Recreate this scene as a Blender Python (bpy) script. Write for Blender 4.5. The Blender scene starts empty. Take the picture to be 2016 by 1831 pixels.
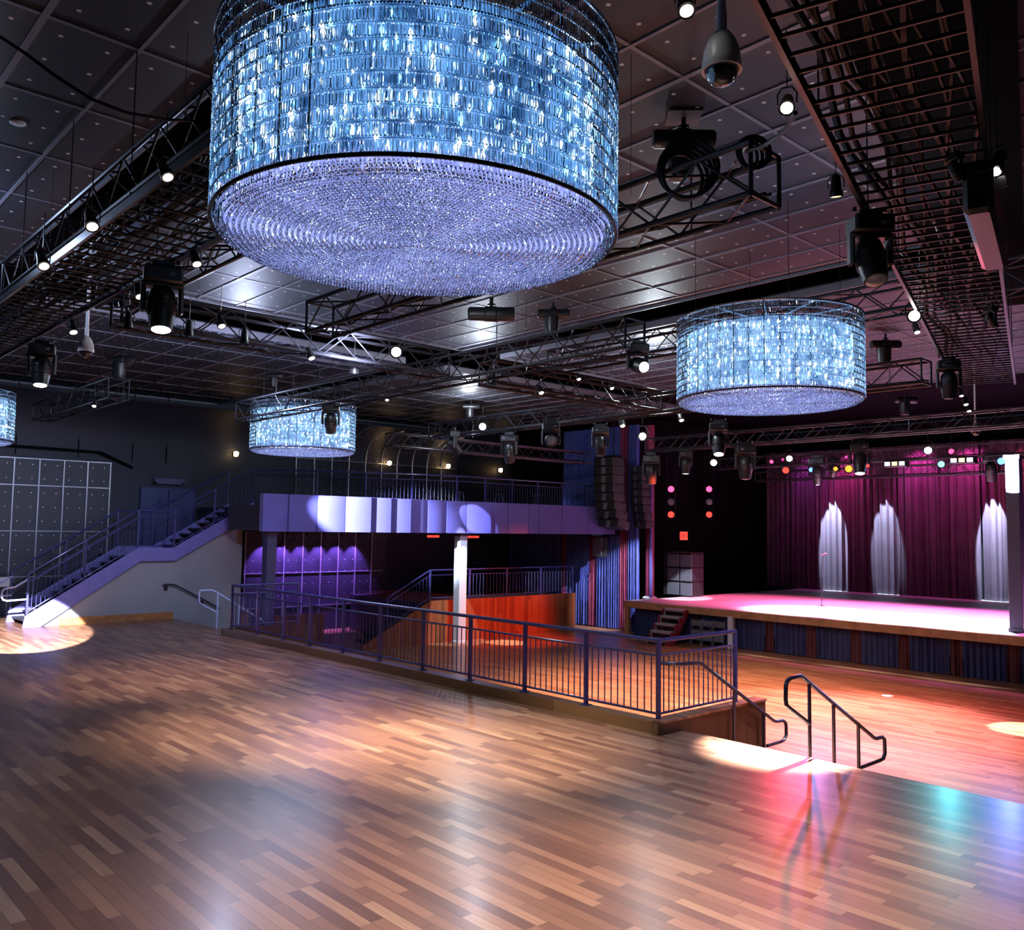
import bpy, math, random
import numpy as np
from mathutils import Vector, Matrix, Quaternion
random.seed(7)
rnd = random.Random(11)
SC = bpy.context.scene
COL = SC.collection
V = Vector
PI = math.pi

# ------------------------------------------------------------------ camera
FPX = 1712.92
YAW, PITCH, ROLL = (math.radians(a) for a in (47.505, 4.2083, 0.7932))
CAM = V((0, 0, 2.76))
fwd = V((math.cos(PITCH)*math.cos(YAW), math.cos(PITCH)*math.sin(YAW), math.sin(PITCH)))
rt0 = V((math.sin(YAW), -math.cos(YAW), 0))
up0 = rt0.cross(fwd)
rgt = rt0*math.cos(ROLL) + up0*math.sin(ROLL)
upv = -rt0*math.sin(ROLL) + up0*math.cos(ROLL)

def at(px, py, axis, val):
    """point of the place seen at a photo pixel, on the plane axis = val (world metres)"""
    d = rgt*(px-1008) - upv*(py-915.5) + fwd*FPX
    k = 'xyz'.index(axis)
    return CAM + d*((val-CAM[k])/d[k])

cd = bpy.data.cameras.new('camera')
co = bpy.data.objects.new('camera', cd); COL.objects.link(co)
M = Matrix((rgt, upv, -fwd)).transposed().to_4x4(); M.translation = CAM
co.matrix_world = M
cd.sensor_fit = 'HORIZONTAL'; cd.sensor_width = 36.0; cd.lens = FPX/2016*36.0
cd.clip_start = 0.05; cd.clip_end = 200
SC.camera = co

# ------------------------------------------------------------------ materials
def newmat(name):
    m = bpy.data.materials.new(name); m.use_nodes = True
    nt = m.node_tree
    return m, nt, nt.nodes['Principled BSDF']
def N(nt, t, **kw):
    n = nt.nodes.new(t)
    for k, v in kw.items(): setattr(n, k, v)
    return n
def L(nt, a, b): nt.links.new(a, b)

def mat(name, col, rough=0.5, metal=0.0, var=0.18, scale=6.0, bump=0.0, sheen=0.0, coat=0.0, spec=0.5):
    m, nt, b = newmat(name)
    tc = N(nt, 'ShaderNodeTexCoord')
    no = N(nt, 'ShaderNodeTexNoise'); no.inputs['Scale'].default_value = scale; no.inputs['Detail'].default_value = 3
    L(nt, tc.outputs['Object'], no.inputs['Vector'])
    r = N(nt, 'ShaderNodeValToRGB')
    r.color_ramp.elements[0].position = 0.3; r.color_ramp.elements[1].position = 0.7
    r.color_ramp.elements[0].color = (*[c*(1-var) for c in col], 1)
    r.color_ramp.elements[1].color = (*[min(1, c*(1+var)) for c in col], 1)
    L(nt, no.outputs['Fac'], r.inputs['Fac']); L(nt, r.outputs['Color'], b.inputs['Base Color'])
    b.inputs['Roughness'].default_value = rough; b.inputs['Metallic'].default_value = metal
    b.inputs['Specular IOR Level'].default_value = spec
    if sheen: b.inputs['Sheen Weight'].default_value = sheen
    if coat: b.inputs['Coat Weight'].default_value = coat; b.inputs['Coat Roughness'].default_value = 0.15
    if bump:
        bp = N(nt, 'ShaderNodeBump'); bp.inputs['Strength'].default_value = bump; bp.inputs['Distance'].default_value = 0.01
        L(nt, no.outputs['Fac'], bp.inputs['Height']); L(nt, bp.outputs['Normal'], b.inputs['Normal'])
    return m

def emat(name, col, strength, ring=True):
    """lamp lens: faint facets across a glowing face"""
    m, nt, b = newmat(name)
    tc = N(nt, 'ShaderNodeTexCoord')
    vo = N(nt, 'ShaderNodeTexVoronoi'); vo.inputs['Scale'].default_value = 40
    L(nt, tc.outputs['Object'], vo.inputs['Vector'])
    mr = N(nt, 'ShaderNodeMapRange'); mr.inputs['To Min'].default_value = strength*1.1; mr.inputs['To Max'].default_value = strength*0.8
    L(nt, vo.outputs['Distance'], mr.inputs['Value'])
    b.inputs['Base Color'].default_value = (*[c*0.8 for c in col], 1)
    b.inputs['Emission Color'].default_value = (*col, 1)
    L(nt, mr.outputs['Result'], b.inputs['Emission Strength'])
    b.inputs['Roughness'].default_value = 0.2
    return m

def math_(nt, op, a, b=None, c=None):
    n = N(nt, 'ShaderNodeMath', operation=op)
    for i, x in enumerate((a, b, c)):
        if x is None: continue
        if isinstance(x, (int, float)): n.inputs[i].default_value = x
        else: L(nt, x, n.inputs[i])
    return n.outputs[0]

def plank_mat(name, ramp, axis='Y', width=0.075, length=0.95, rough=0.25, coat=0.5, gap=0.012, vert=None, grain=0.5):
    """strip flooring laid along an axis: one tone per board, fine grain, dark joints"""
    m, nt, b = newmat(name)
    geo = N(nt, 'ShaderNodeNewGeometry')
    sp = N(nt, 'ShaderNodeSeparateXYZ'); L(nt, geo.outputs['Position'], sp.inputs[0])
    u, v = (sp.outputs['X'], sp.outputs['Y']) if axis == 'Y' else (sp.outputs['Y'], sp.outputs['X'])
    if axis == 'Z': u, v = sp.outputs['X'], sp.outputs['Z']
    if axis == 'ZY': u, v = sp.outputs['Y'], sp.outputs['Z']
    un = math_(nt, 'DIVIDE', u, width); row = math_(nt, 'FLOOR', un); fu = math_(nt, 'FRACT', un)
    w1 = N(nt, 'ShaderNodeTexWhiteNoise', noise_dimensions='1D'); L(nt, row, w1.inputs['W'])
    vn = math_(nt, 'ADD', math_(nt, 'DIVIDE', v, length), math_(nt, 'MULTIPLY', w1.outputs['Value'], 13.7))
    idx = math_(nt, 'FLOOR', vn); fv = math_(nt, 'FRACT', vn)
    cb = N(nt, 'ShaderNodeCombineXYZ'); L(nt, row, cb.inputs[0]); L(nt, idx, cb.inputs[1])
    w2 = N(nt, 'ShaderNodeTexWhiteNoise', noise_dimensions='2D'); L(nt, cb.outputs[0], w2.inputs['Vector'])
    cg = N(nt, 'ShaderNodeCombineXYZ')
    L(nt, math_(nt, 'MULTIPLY', u, 55.0), cg.inputs[0]); L(nt, math_(nt, 'MULTIPLY', v, 2.2), cg.inputs[1])
    L(nt, math_(nt, 'MULTIPLY', w2.outputs['Value'], 31.0), cg.inputs[2])
    gn = N(nt, 'ShaderNodeTexNoise'); gn.inputs['Scale'].default_value = 1.0; gn.inputs['Detail'].default_value = 3
    L(nt, cg.outputs[0], gn.inputs['Vector'])
    f = math_(nt, 'ADD', math_(nt, 'MULTIPLY', w2.outputs['Value'], 1-0.35*grain), math_(nt, 'MULTIPLY', math_(nt, 'SUBTRACT', gn.outputs['Fac'], 0.35), 0.6*grain))
    r = N(nt, 'ShaderNodeValToRGB')
    cr = r.color_ramp
    while len(cr.elements) < len(ramp): cr.elements.new(0.5)
    for i, (p, c) in enumerate(ramp):
        cr.elements[i].position = p; cr.elements[i].color = (*c, 1)
    L(nt, f, r.inputs['Fac'])
    # joints
    d1 = math_(nt, 'MINIMUM', fu, math_(nt, 'SUBTRACT', 1.0, fu))
    d2 = math_(nt, 'MULTIPLY', math_(nt, 'MINIMUM', fv, math_(nt, 'SUBTRACT', 1.0, fv)), length/width)
    j = math_(nt, 'LESS_THAN', math_(nt, 'MINIMUM', d1, d2), gap/width*0.5)
    mx = N(nt, 'ShaderNodeMix', data_type='RGBA'); mx.inputs['B'].default_value = (0.05, 0.025, 0.015, 1)
    L(nt, math_(nt, 'MULTIPLY', j, 0.65), mx.inputs['Factor']); L(nt, r.outputs['Color'], mx.inputs['A'])
    L(nt, mx.outputs['Result'], b.inputs['Base Color'])
    L(nt, math_(nt, 'ADD', rough-0.05, math_(nt, 'MULTIPLY', gn.outputs['Fac'], 0.12)), b.inputs['Roughness'])
    b.inputs['Coat Weight'].default_value = coat; b.inputs['Coat Roughness'].default_value = 0.2
    return m

MT = {}
MT['floor'] = plank_mat('wood_strip_floor', [(0.0, (0.12, 0.048, 0.03)), (0.25, (0.19, 0.085, 0.05)), (0.55, (0.25, 0.118, 0.068)), (0.8, (0.31, 0.155, 0.09)), (1.0, (0.46, 0.29, 0.18))], width=0.105, length=0.85, rough=0.33, coat=0.22, gap=0.006)
MT['floor2'] = plank_mat('wood_strip_dance_floor', [(0.0, (0.20, 0.075, 0.035)), (0.5, (0.33, 0.14, 0.065)), (1.0, (0.46, 0.23, 0.12))], width=0.1, length=1.0, rough=0.34, coat=0.22, gap=0.006)
MT['clad'] = plank_mat('wood_cladding', [(0.0, (0.20, 0.05, 0.02)), (0.5, (0.31, 0.085, 0.032)), (1.0, (0.42, 0.14, 0.05))], axis='Z', width=0.12, length=3.0, rough=0.35, coat=0.3)
MT['kerbwood'] = plank_mat('wood_kerb', [(0.0, (0.15, 0.075, 0.03)), (0.5, (0.24, 0.13, 0.055)), (1.0, (0.36, 0.21, 0.095))], axis='ZY', width=1.9, length=4.0, rough=0.3, coat=0.4)
MT['darkwood'] = plank_mat('dark_wood_side', [(0.0, (0.035, 0.015, 0.008)), (1.0, (0.085, 0.036, 0.018))], axis='Z', width=0.11, length=4.0, rough=0.4, coat=0.2)
MT['lightwood'] = mat('pale_wood_edge', (0.42, 0.22, 0.10), 0.45, var=0.25, scale=4)
MT['basewood'] = mat('baseboard_wood', (0.36, 0.15, 0.05), 0.4, var=0.25, scale=5)
MT['rail'] = mat('blue_painted_steel', (0.032, 0.032, 0.14), 0.38, var=0.08, coat=0.2)
MT['railgrey'] = mat('painted_steel_handrail', (0.022, 0.02, 0.05), 0.28, metal=0.0, var=0.08)
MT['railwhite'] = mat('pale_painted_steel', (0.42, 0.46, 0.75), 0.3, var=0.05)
MT['stringer'] = mat('blue_painted_stringer', (0.15, 0.15, 0.42), 0.4, var=0.08)
MT['plaster'] = mat('grey_plaster', (0.26, 0.27, 0.29), 0.8, var=0.06, scale=1.5, bump=0.05)
MT['wallnavy'] = mat('dark_navy_wall', (0.012, 0.017, 0.034), 0.6, var=0.15, scale=0.8)
MT['wallbar'] = mat('bright_wall_batten', (0.36, 0.38, 0.44), 0.3, metal=0.6, var=0.08)
MT['wallblack'] = mat('black_masking', (0.005, 0.0045, 0.006), 0.9, var=0.1, spec=0.02)
MT['navydoor'] = mat('blue_door_paint', (0.015, 0.03, 0.13), 0.45, var=0.06, scale=1)
MT['truss'] = mat('black_truss_aluminium', (0.02, 0.02, 0.026), 0.35, metal=0.2, var=0.15, spec=0.3)
MT['trussred'] = MT['truss']
MT['black'] = mat('black_plastic', (0.012, 0.012, 0.014), 0.38, var=0.15)
MT['blackmetal'] = mat('black_metal', (0.02, 0.02, 0.024), 0.3, metal=0.5, var=0.1)
MT['cable'] = mat('black_rubber_cable', (0.008, 0.008, 0.009), 0.5, var=0.1, spec=0.2)
MT['chrome'] = mat('polished_steel', (0.6, 0.6, 0.62), 0.15, metal=1.0, var=0.04)
MT['steelbar'] = mat('ceiling_grid_steel', (0.17, 0.17, 0.21), 0.5, metal=0.3, var=0.08)
MT['white'] = mat('white_plastic', (0.8, 0.81, 0.85), 0.35, var=0.04)
MT['label'] = mat('pale_sticker', (0.6, 0.6, 0.62), 0.6, var=0.05)
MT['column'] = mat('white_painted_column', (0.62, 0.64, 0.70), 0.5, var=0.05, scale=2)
MT['columngrey'] = mat('slate_painted_column', (0.06, 0.065, 0.13), 0.5, var=0.05, scale=2)
MT['columnblue'] = mat('navy_painted_column', (0.05, 0.055, 0.14), 0.5, var=0.05, scale=2)
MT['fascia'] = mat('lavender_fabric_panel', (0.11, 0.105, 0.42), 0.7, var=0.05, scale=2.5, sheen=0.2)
MT['slab'] = mat('dark_balcony_soffit', (0.03, 0.03, 0.045), 0.6, var=0.1)
MT['deck'] = mat('stage_deck', (0.55, 0.47, 0.49), 0.45, var=0.06, scale=3)
MT['spk'] = mat('speaker_paint', (0.018, 0.018, 0.022), 0.5, var=0.12)
MT['grille'] = mat('grey_speaker_grille', (0.13, 0.14, 0.18), 0.5, metal=0.3, var=0.08, scale=60)
MT['tread'] = mat('grey_step_tread', (0.42, 0.36, 0.36), 0.6, var=0.1)
MT['stepside'] = mat('red_step_side', (0.30, 0.025, 0.05), 0.5, var=0.1)
MT['chair'] = mat('grey_folding_chair', (0.12, 0.13, 0.15), 0.45, var=0.08)
MT['darkring'] = mat('dark_ring_steel', (0.015, 0.018, 0.03), 0.4, metal=0.4, var=0.1)
MT['plate'] = mat('rust_red_plate', (0.10, 0.05, 0.05), 0.6, var=0.1)

def fabric(name, col, sheen=0.6, rough=0.7):
    m = mat(name, col, rough, var=0.2, scale=1.8, sheen=sheen)
    m.node_tree.nodes['Principled BSDF'].inputs['Sheen Tint'].default_value = (*[min(1, c*3+0.05) for c in col], 1)
    return m
MT['blued'] = fabric('blue_velour', (0.05, 0.07, 0.32))
MT['redd'] = fabric('wine_velour', (0.20, 0.02, 0.07))
MT['burg'] = fabric('burgundy_stage_velour', (0.055, 0.016, 0.036), 0.12)
MT['skirt'] = fabric('dark_blue_skirt', (0.02, 0.026, 0.10))
MT['skirtred'] = fabric('dark_red_skirt', (0.07, 0.01, 0.016))

def ceiling_mat():
    m, nt, b = newmat('ribbed_metal_ceiling_panel')
    geo = N(nt, 'ShaderNodeNewGeometry'); sp = N(nt, 'ShaderNodeSeparateXYZ'); L(nt, geo.outputs['Position'], sp.inputs[0])
    px, py = CEIL['px'], CEIL['py']
    ux = math_(nt, 'FRACT', math_(nt, 'DIVIDE', math_(nt, 'SUBTRACT', sp.outputs['X'], CEIL['x0']-40*px), px))
    uy = math_(nt, 'FRACT', math_(nt, 'DIVIDE', math_(nt, 'SUBTRACT', sp.outputs['Y'], CEIL['y0']-40*py), py))
    ix = math_(nt, 'FLOOR', math_(nt, 'DIVIDE', math_(nt, 'SUBTRACT', sp.outputs['X'], CEIL['x0']-40*px), px))
    iy = math_(nt, 'FLOOR', math_(nt, 'DIVIDE', math_(nt, 'SUBTRACT', sp.outputs['Y'], CEIL['y0']-40*py), py))
    # six bolt heads in each panel
    dx = math_(nt, 'MULTIPLY', math_(nt, 'SUBTRACT', math_(nt, 'FRACT', math_(nt, 'MULTIPLY', ux, 2.0)), 0.5), px/2)
    dy = math_(nt, 'MULTIPLY', math_(nt, 'SUBTRACT', math_(nt, 'FRACT', math_(nt, 'MULTIPLY', uy, 3.0)), 0.5), py/3)
    r2 = math_(nt, 'ADD', math_(nt, 'MULTIPLY', dx, dx), math_(nt, 'MULTIPLY', dy, dy))
    dot = math_(nt, 'LESS_THAN', r2, 0.021**2)
    rib = math_(nt, 'ABSOLUTE', math_(nt, 'SUBTRACT', math_(nt, 'FRACT', math_(nt, 'DIVIDE', sp.outputs['Y'], 0.1)), 0.5))
    cb = N(nt, 'ShaderNodeCombineXYZ'); L(nt, ix, cb.inputs[0]); L(nt, iy, cb.inputs[1])
    wn = N(nt, 'ShaderNodeTexWhiteNoise', noise_dimensions='2D'); L(nt, cb.outputs[0], wn.inputs['Vector'])
    mx0 = N(nt, 'ShaderNodeMix', data_type='RGBA')
    mx0.inputs['A'].default_value = (0.020, 0.022, 0.031, 1); mx0.inputs['B'].default_value = (0.028, 0.029, 0.038, 1)
    L(nt, wn.outputs['Value'], mx0.inputs['Factor'])
    mx = N(nt, 'ShaderNodeMix', data_type='RGBA'); mx.inputs['B'].default_value = (0.75, 0.75, 0.78, 1)
    L(nt, dot, mx.inputs['Factor']); L(nt, mx0.outputs['Result'], mx.inputs['A'])
    L(nt, mx.outputs['Result'], b.inputs['Base Color'])
    b.inputs['Roughness'].default_value = 0.5; b.inputs['Metallic'].default_value = 0.1; b.inputs['Specular IOR Level'].default_value = 0.3
    bp = N(nt, 'ShaderNodeBump'); bp.inputs['Strength'].default_value = 0.5; bp.inputs['Distance'].default_value = 0.02
    L(nt, math_(nt, 'GREATER_THAN', rib, 0.36), bp.inputs['Height']); L(nt, bp.outputs['Normal'], b.inputs['Normal'])
    return m
CEIL = dict(x0=1.80, y0=7.83, px=0.775, py=1.545, z=7.0)
MT['ceil'] = ceiling_mat()

def wallpanel_mat():
    """navy slatted panels with rows of small studs"""
    m, nt, b = newmat('slatted_navy_wall_panel')
    geo = N(nt, 'ShaderNodeNewGeometry'); sp = N(nt, 'ShaderNodeSeparateXYZ'); L(nt, geo.outputs['Position'], sp.inputs[0])
    dx = math_(nt, 'MULTIPLY', math_(nt, 'SUBTRACT', math_(nt, 'FRACT', math_(nt, 'DIVIDE', sp.outputs['X'], 0.345)), 0.5), 0.345)
    dz = math_(nt, 'MULTIPLY', math_(nt, 'SUBTRACT', math_(nt, 'FRACT', math_(nt, 'DIVIDE', sp.outputs['Z'], 0.43)), 0.5), 0.43)
    r2 = math_(nt, 'ADD', math_(nt, 'MULTIPLY', dx, dx), math_(nt, 'MULTIPLY', dz, dz))
    dot = math_(nt, 'LESS_THAN', r2, 0.017**2)
    rib = math_(nt, 'ABSOLUTE', math_(nt, 'SUBTRACT', math_(nt, 'FRACT', math_(nt, 'DIVIDE', sp.outputs['Z'], 0.105)), 0.5))
    mx = N(nt, 'ShaderNodeMix', data_type='RGBA')
    mx.inputs['A'].default_value = (0.035, 0.038, 0.055, 1); mx.inputs['B'].default_value = (0.6, 0.6, 0.65, 1)
    L(nt, dot, mx.inputs['Factor']); L(nt, mx.outputs['Result'], b.inputs['Base Color'])
    b.inputs['Roughness'].default_value = 0.45; b.inputs['Metallic'].default_value = 0.3
    bp = N(nt, 'ShaderNodeBump'); bp.inputs['Strength'].default_value = 0.7; bp.inputs['Distance'].default_value = 0.03
    L(nt, math_(nt, 'GREATER_THAN', rib, 0.34), bp.inputs['Height']); L(nt, bp.outputs['Normal'], b.inputs['Normal'])
    return m
MT['wallpanel'] = wallpanel_mat()

def glass_mat(name, tint, rough=0.0):
    m, nt, b = newmat(name)
    no = N(nt, 'ShaderNodeTexNoise'); no.inputs['Scale'].default_value = 30
    tc = N(nt, 'ShaderNodeTexCoord'); L(nt, tc.outputs['Object'], no.inputs['Vector'])
    r = N(nt, 'ShaderNodeValToRGB')
    r.color_ramp.elements[0].color = (*[c*0.93 for c in tint], 1); r.color_ramp.elements[1].color = (*tint, 1)
    L(nt, no.outputs['Fac'], r.inputs['Fac']); L(nt, r.outputs['Color'], b.inputs['Base Color'])
    b.inputs['Transmission Weight'].default_value = 1.0; b.inputs['IOR'].default_value = 1.48
    b.inputs['Roughness'].default_value = rough
    return m
MT['crystal'] = glass_mat('cut_crystal', (0.95, 0.98, 1.0))
MT['domeglass'] = mat('smoked_dome', (0.02, 0.02, 0.03), 0.04, var=0.1, coat=1.0)

def core_mat(name, c1, c2, s):
    """the glowing diffuser inside a chandelier"""
    m, nt, b = newmat(name)
    tc = N(nt, 'ShaderNodeTexCoord')
    no = N(nt, 'ShaderNodeTexNoise'); no.inputs['Scale'].default_value = 7; no.inputs['Detail'].default_value = 2
    L(nt, tc.outputs['Object'], no.inputs['Vector'])
    r = N(nt, 'ShaderNodeValToRGB'); r.color_ramp.elements[0].position = 0.35; r.color_ramp.elements[1].position = 0.68
    r.color_ramp.elements[0].color = (*c1, 1); r.color_ramp.elements[1].color = (*c2, 1)
    L(nt, no.outputs['Fac'], r.inputs['Fac']); L(nt, r.outputs['Color'], b.inputs['Emission Color'])
    b.inputs['Emission Strength'].default_value = s
    b.inputs['Base Color'].default_value = (0.1, 0.13, 0.2, 1); b.inputs['Roughness'].default_value = 0.6
    return m
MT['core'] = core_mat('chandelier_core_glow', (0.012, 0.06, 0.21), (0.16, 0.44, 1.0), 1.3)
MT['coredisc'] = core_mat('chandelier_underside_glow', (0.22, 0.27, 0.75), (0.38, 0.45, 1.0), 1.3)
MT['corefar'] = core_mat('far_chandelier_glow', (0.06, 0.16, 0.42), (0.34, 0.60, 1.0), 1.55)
MT['led'] = emat('led_white', (0.75, 0.93, 1.0), 9.0)
MT['ledcyan'] = emat('led_cyan', (0.25, 0.75, 1.0), 5.0)

LENS = {}
def lens(kind):
    tbl = dict(warmwhite=((1, .93, .82), 14), white=((.85, .95, 1), 22), red=((1, .03, .02), 4), orange=((1, .2, .02), 4),
               magenta=((1, .05, .3), 2.5), blue=((.1, .25, 1), 4), cyan=((.12, .8, .8), 5), sconce=((1, .62, .25), 12),
               exitred=((1, .05, .03), 2.2), dim=((.8, .85, 1), 2.5), off=((.2, .22, .26), 0.05), pink=((1, .06, .2), 3.5), violet=((.4, .25, 1), 8), amberdim=((1, .7, .35), 2))
    if kind not in LENS:
        c, s = tbl[kind]; LENS[kind] = emat('lens_'+kind, c, s)
    return LENS[kind]

# ------------------------------------------------------------------ mesh helpers
class MB:
    def __init__(s): s.v = []; s.f = []
    def add(s, vs, fs):
        o = len(s.v); s.v += [tuple(p) for p in vs]; s.f += [tuple(i+o for i in f) for f in fs]; return s
    def box(s, c, d, rz=0.0, R=None):
        x, y, z = (k/2 for k in d)
        vs = [V((a*x, b*y, e*z)) for e in (-1, 1) for b in (-1, 1) for a in (-1, 1)]
        if R is None: R = Matrix.Rotation(rz, 3, 'Z')
        vs = [R @ p + V(c) for p in vs]
        return s.add(vs, [(0,2,3,1),(4,5,7,6),(0,1,5,4),(2,6,7,3),(0,4,6,2),(1,3,7,5)])
    def bbox(s, c, d, b=0.01, rz=0.0, R=None):
        """box with chamfered vertical and horizontal edges"""
        x, y, z = (k/2 for k in d); b = min(b, x*.9, y*.9, z*.9)
        if R is None: R = Matrix.Rotation(rz, 3, 'Z')
        def ring(xx, yy, zz, bb):
            return [(xx-bb,-yy,zz),(xx,-yy+bb,zz),(xx,yy-bb,zz),(xx-bb,yy,zz),(-xx+bb,yy,zz),(-xx,yy-bb,zz),(-xx,-yy+bb,zz),(-xx+bb,-yy,zz)]
        rs = [ring(x-b, y-b, -z, b*.5), ring(x, y, -z+b, b), ring(x, y, z-b, b), ring(x-b, y-b, z, b*.5)]
        vs = [R @ V(p) + V(c) for r in rs for p in r]; fs = [tuple(range(7, -1, -1)), tuple(range(24, 32))]
        for k in range(3):
            for i in range(8):
                j = (i+1) % 8; fs.append((k*8+i, k*8+j, k*8+8+j, k*8+8+i))
        return s.add(vs, fs)
    def tube(s, pts, r, n=8, cap=True, closed=False):
        pts = [V(p) for p in pts]; m = len(pts)
        rs = r if isinstance(r, (list, tuple)) else [r]*m
        vs, fs, last = [], [], None
        for i, p in enumerate(pts):
            a = pts[(i-1) % m] if closed else pts[max(i-1, 0)]
            b = pts[(i+1) % m] if closed else pts[min(i+1, m-1)]
            t = (b-a).normalized()
            if last is None:
                h = V((0, 0, 1)) if abs(t.z) < 0.9 else V((1, 0, 0)); x = t.cross(h).normalized()
            else: x = (last - t*last.dot(t)).normalized()
            last = x; y = t.cross(x)
            vs += [p + (x*math.cos(2*PI*k/n) + y*math.sin(2*PI*k/n))*rs[i] for k in range(n)]
        for i in range(m if closed else m-1):
            o, q = i*n, ((i+1) % m)*n
            for k in range(n):
                l = (k+1) % n; fs.append((o+k, o+l, q+l, q+k))
        if cap and not closed: fs += [tuple(range(n-1, -1, -1)), tuple((m-1)*n+k for k in range(n))]
        return s.add(vs, fs)
    def lathe(s, prof, n=24, R=None, c=(0, 0, 0)):
        if R is None: R = Matrix.Identity(3)
        vs, fs = [], []
        for (r, z) in prof:
            vs += [R @ V((r*math.cos(2*PI*k/n), r*math.sin(2*PI*k/n), z)) + V(c) for k in range(n)]
        for i in range(len(prof)-1):
            for k in range(n):
                l = (k+1) % n; fs.append((i*n+k, i*n+l, (i+1)*n+l, (i+1)*n+k))
        if prof[0][0] > 1e-5: fs.append(tuple(range(n-1, -1, -1)))
        if prof[-1][0] > 1e-5: fs.append(tuple((len(prof)-1)*n+k for k in range(n)))
        return s.add(vs, fs)
    def prism(s, poly, a, b, axis='y'):
        """2-D polygon (u,v) swept between a and b along an axis"""
        def P(u, v, w): return {'y': (u, w, v), 'x': (w, u, v), 'z': (u, v, w)}[axis]
        n = len(poly); vs = [P(u, v, a) for u, v in poly] + [P(u, v, b) for u, v in poly]
        fs = [tuple(range(n)), tuple(range(2*n-1, n-1, -1))] + [(i, i+n, (i+1) % n+n, (i+1) % n) for i in range(n)]
        return s.add(vs, fs)
    def mesh(s, name, m, off=(0, 0, 0), smooth=0.6):
        me = bpy.data.meshes.new(name)
        me.from_pydata([(p[0]-off[0], p[1]-off[1], p[2]-off[2]) for p in s.v], [], s.f)
        me.materials.append(m)
        me.validate(); me.update()
        if smooth:
            me.polygons.foreach_set('use_smooth', [True]*len(me.polygons)); me.set_sharp_from_angle(angle=smooth)
        return me

def depth_of(p): return (V(p)-CAM).dot(fwd)
ORG = {}
def thing(name, label, cat, loc=(0, 0, 0), group=None, rz=0.0):
    o = bpy.data.objects.new(name, None); COL.objects.link(o)
    o.empty_display_size = 0.1
    o.location = loc; o.rotation_euler = (0, 0, rz); o['label'] = label; o['category'] = cat
    if group: o['group'] = group
    ORG[o.name] = V(loc)
    return o
def part(name, mb, m, parent, local=False, smooth=0.6):
    """a mesh under its thing; mb is in world metres unless local"""
    off = V((0, 0, 0)) if local or parent is None else ORG[parent.name]
    o = bpy.data.objects.new(name, mb.mesh(name, m, off, smooth)); COL.objects.link(o)
    if parent is not None: o.parent = parent
    ORG[o.name] = off
    return o
def solo(name, mb, m, label, cat, group=None, origin=None, smooth=0.6):
    off = V(origin) if origin is not None else sum((V(p) for p in mb.v), V())/len(mb.v)
    o = bpy.data.objects.new(name, mb.mesh(name, m, off, smooth)); COL.objects.link(o); o.location = off
    o['label'] = label; o['category'] = cat
    if group: o['group'] = group
    ORG[o.name] = off
    return o
def struct(name, mb, m, smooth=0.6, parent=None, label=None):
    o = bpy.data.objects.new(name, mb.mesh(name, m, (0, 0, 0), smooth)); COL.objects.link(o); o['kind'] = 'structure'
    if parent: o.parent = parent
    if label: o['label'] = label
    ORG[o.name] = V((0, 0, 0))
    return o
UNIT = {}
def bar(name, p0, p1, r, m, parent, n=8, square=None):
    """one straight tube or flat bar between two world points"""
    key = (m.name, n, bool(square))
    if key not in UNIT:
        mb = MB()
        if square: mb.box((0, 0, .5), (2, 2, 1))
        else: mb.lathe([(1, 0), (1, 1)], n)
        UNIT[key] = mb.mesh('tube', m)
    off = ORG[parent.name] if parent is not None else V()
    p0 = V(p0)-off; p1 = V(p1)-off; d = p1-p0
    o = bpy.data.objects.new(name, UNIT[key]); COL.objects.link(o)
    z = d.normalized()
    x = V((0, 0, 1)).cross(z)
    x = x.normalized() if x.length > 1e-4 else V((1, 0, 0))
    y = z.cross(x)
    R = Matrix((x, y, z)).transposed()
    o.location = p0; o.rotation_euler = R.to_euler()
    w, h = square if square else (r, r)
    o.scale = (w, h, d.length)
    if parent is not None: o.parent = parent
    return o
def copy_tree(o, parent=None):
    c = o.copy(); COL.objects.link(c); c.parent = parent
    for ch in o.children: copy_tree(ch, c)
    return c
def place(proto, loc, label, group=None, rz=0.0, rot=None, used={}, scale=None):
    o = proto if proto.name not in used else copy_tree(proto)
    used[proto.name] = 1
    o.location = loc
    if rot is not None: o.rotation_euler = rot
    else: o.rotation_euler = (0, 0, rz)
    if scale: o.scale = (scale,)*3
    o['label'] = label
    if group: o['group'] = group
    return o
def relens(o, kind, name='lens'):
    """give one copy its own lit lens"""
    for ch in o.children_recursive:
        if ch.name.split('.')[0] == name:
            ch.data = ch.data.copy(); ch.data.materials[0] = lens(kind)
def aim(d):
    """rotation whose local -Z points along d"""
    return V(d).to_track_quat('-Z', 'Y').to_euler()
def spot(name, loc, target, power, col=(1, 1, 1), deg=30, blend=0.3, size=0.06):
    l = bpy.data.lights.new(name, 'SPOT'); l.energy = power; l.color = col
    l.spot_size = math.radians(deg); l.spot_blend = blend; l.shadow_soft_size = size
    o = bpy.data.objects.new(name, l); COL.objects.link(o); o.location = loc
    o.rotation_euler = aim(V(target)-V(loc)); return o
def point(name, loc, power, col=(1, 1, 1), size=0.06):
    l = bpy.data.lights.new(name, 'POINT'); l.energy = power; l.color = col; l.shadow_soft_size = size
    o = bpy.data.objects.new(name, l); COL.objects.link(o); o.location = loc; return o
def area(name, loc, target, power, col, sx, sy=None, disk=False, spread=None):
    l = bpy.data.lights.new(name, 'AREA'); l.energy = power; l.color = col
    l.shape = 'DISK' if disk else 'RECTANGLE'; l.size = sx; l.size_y = sy or sx
    if spread: l.spread = math.radians(spread)
    o = bpy.data.objects.new(name, l); COL.objects.link(o); o.location = loc
    o.rotation_euler = aim(V(target)-V(loc)); return o

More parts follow.
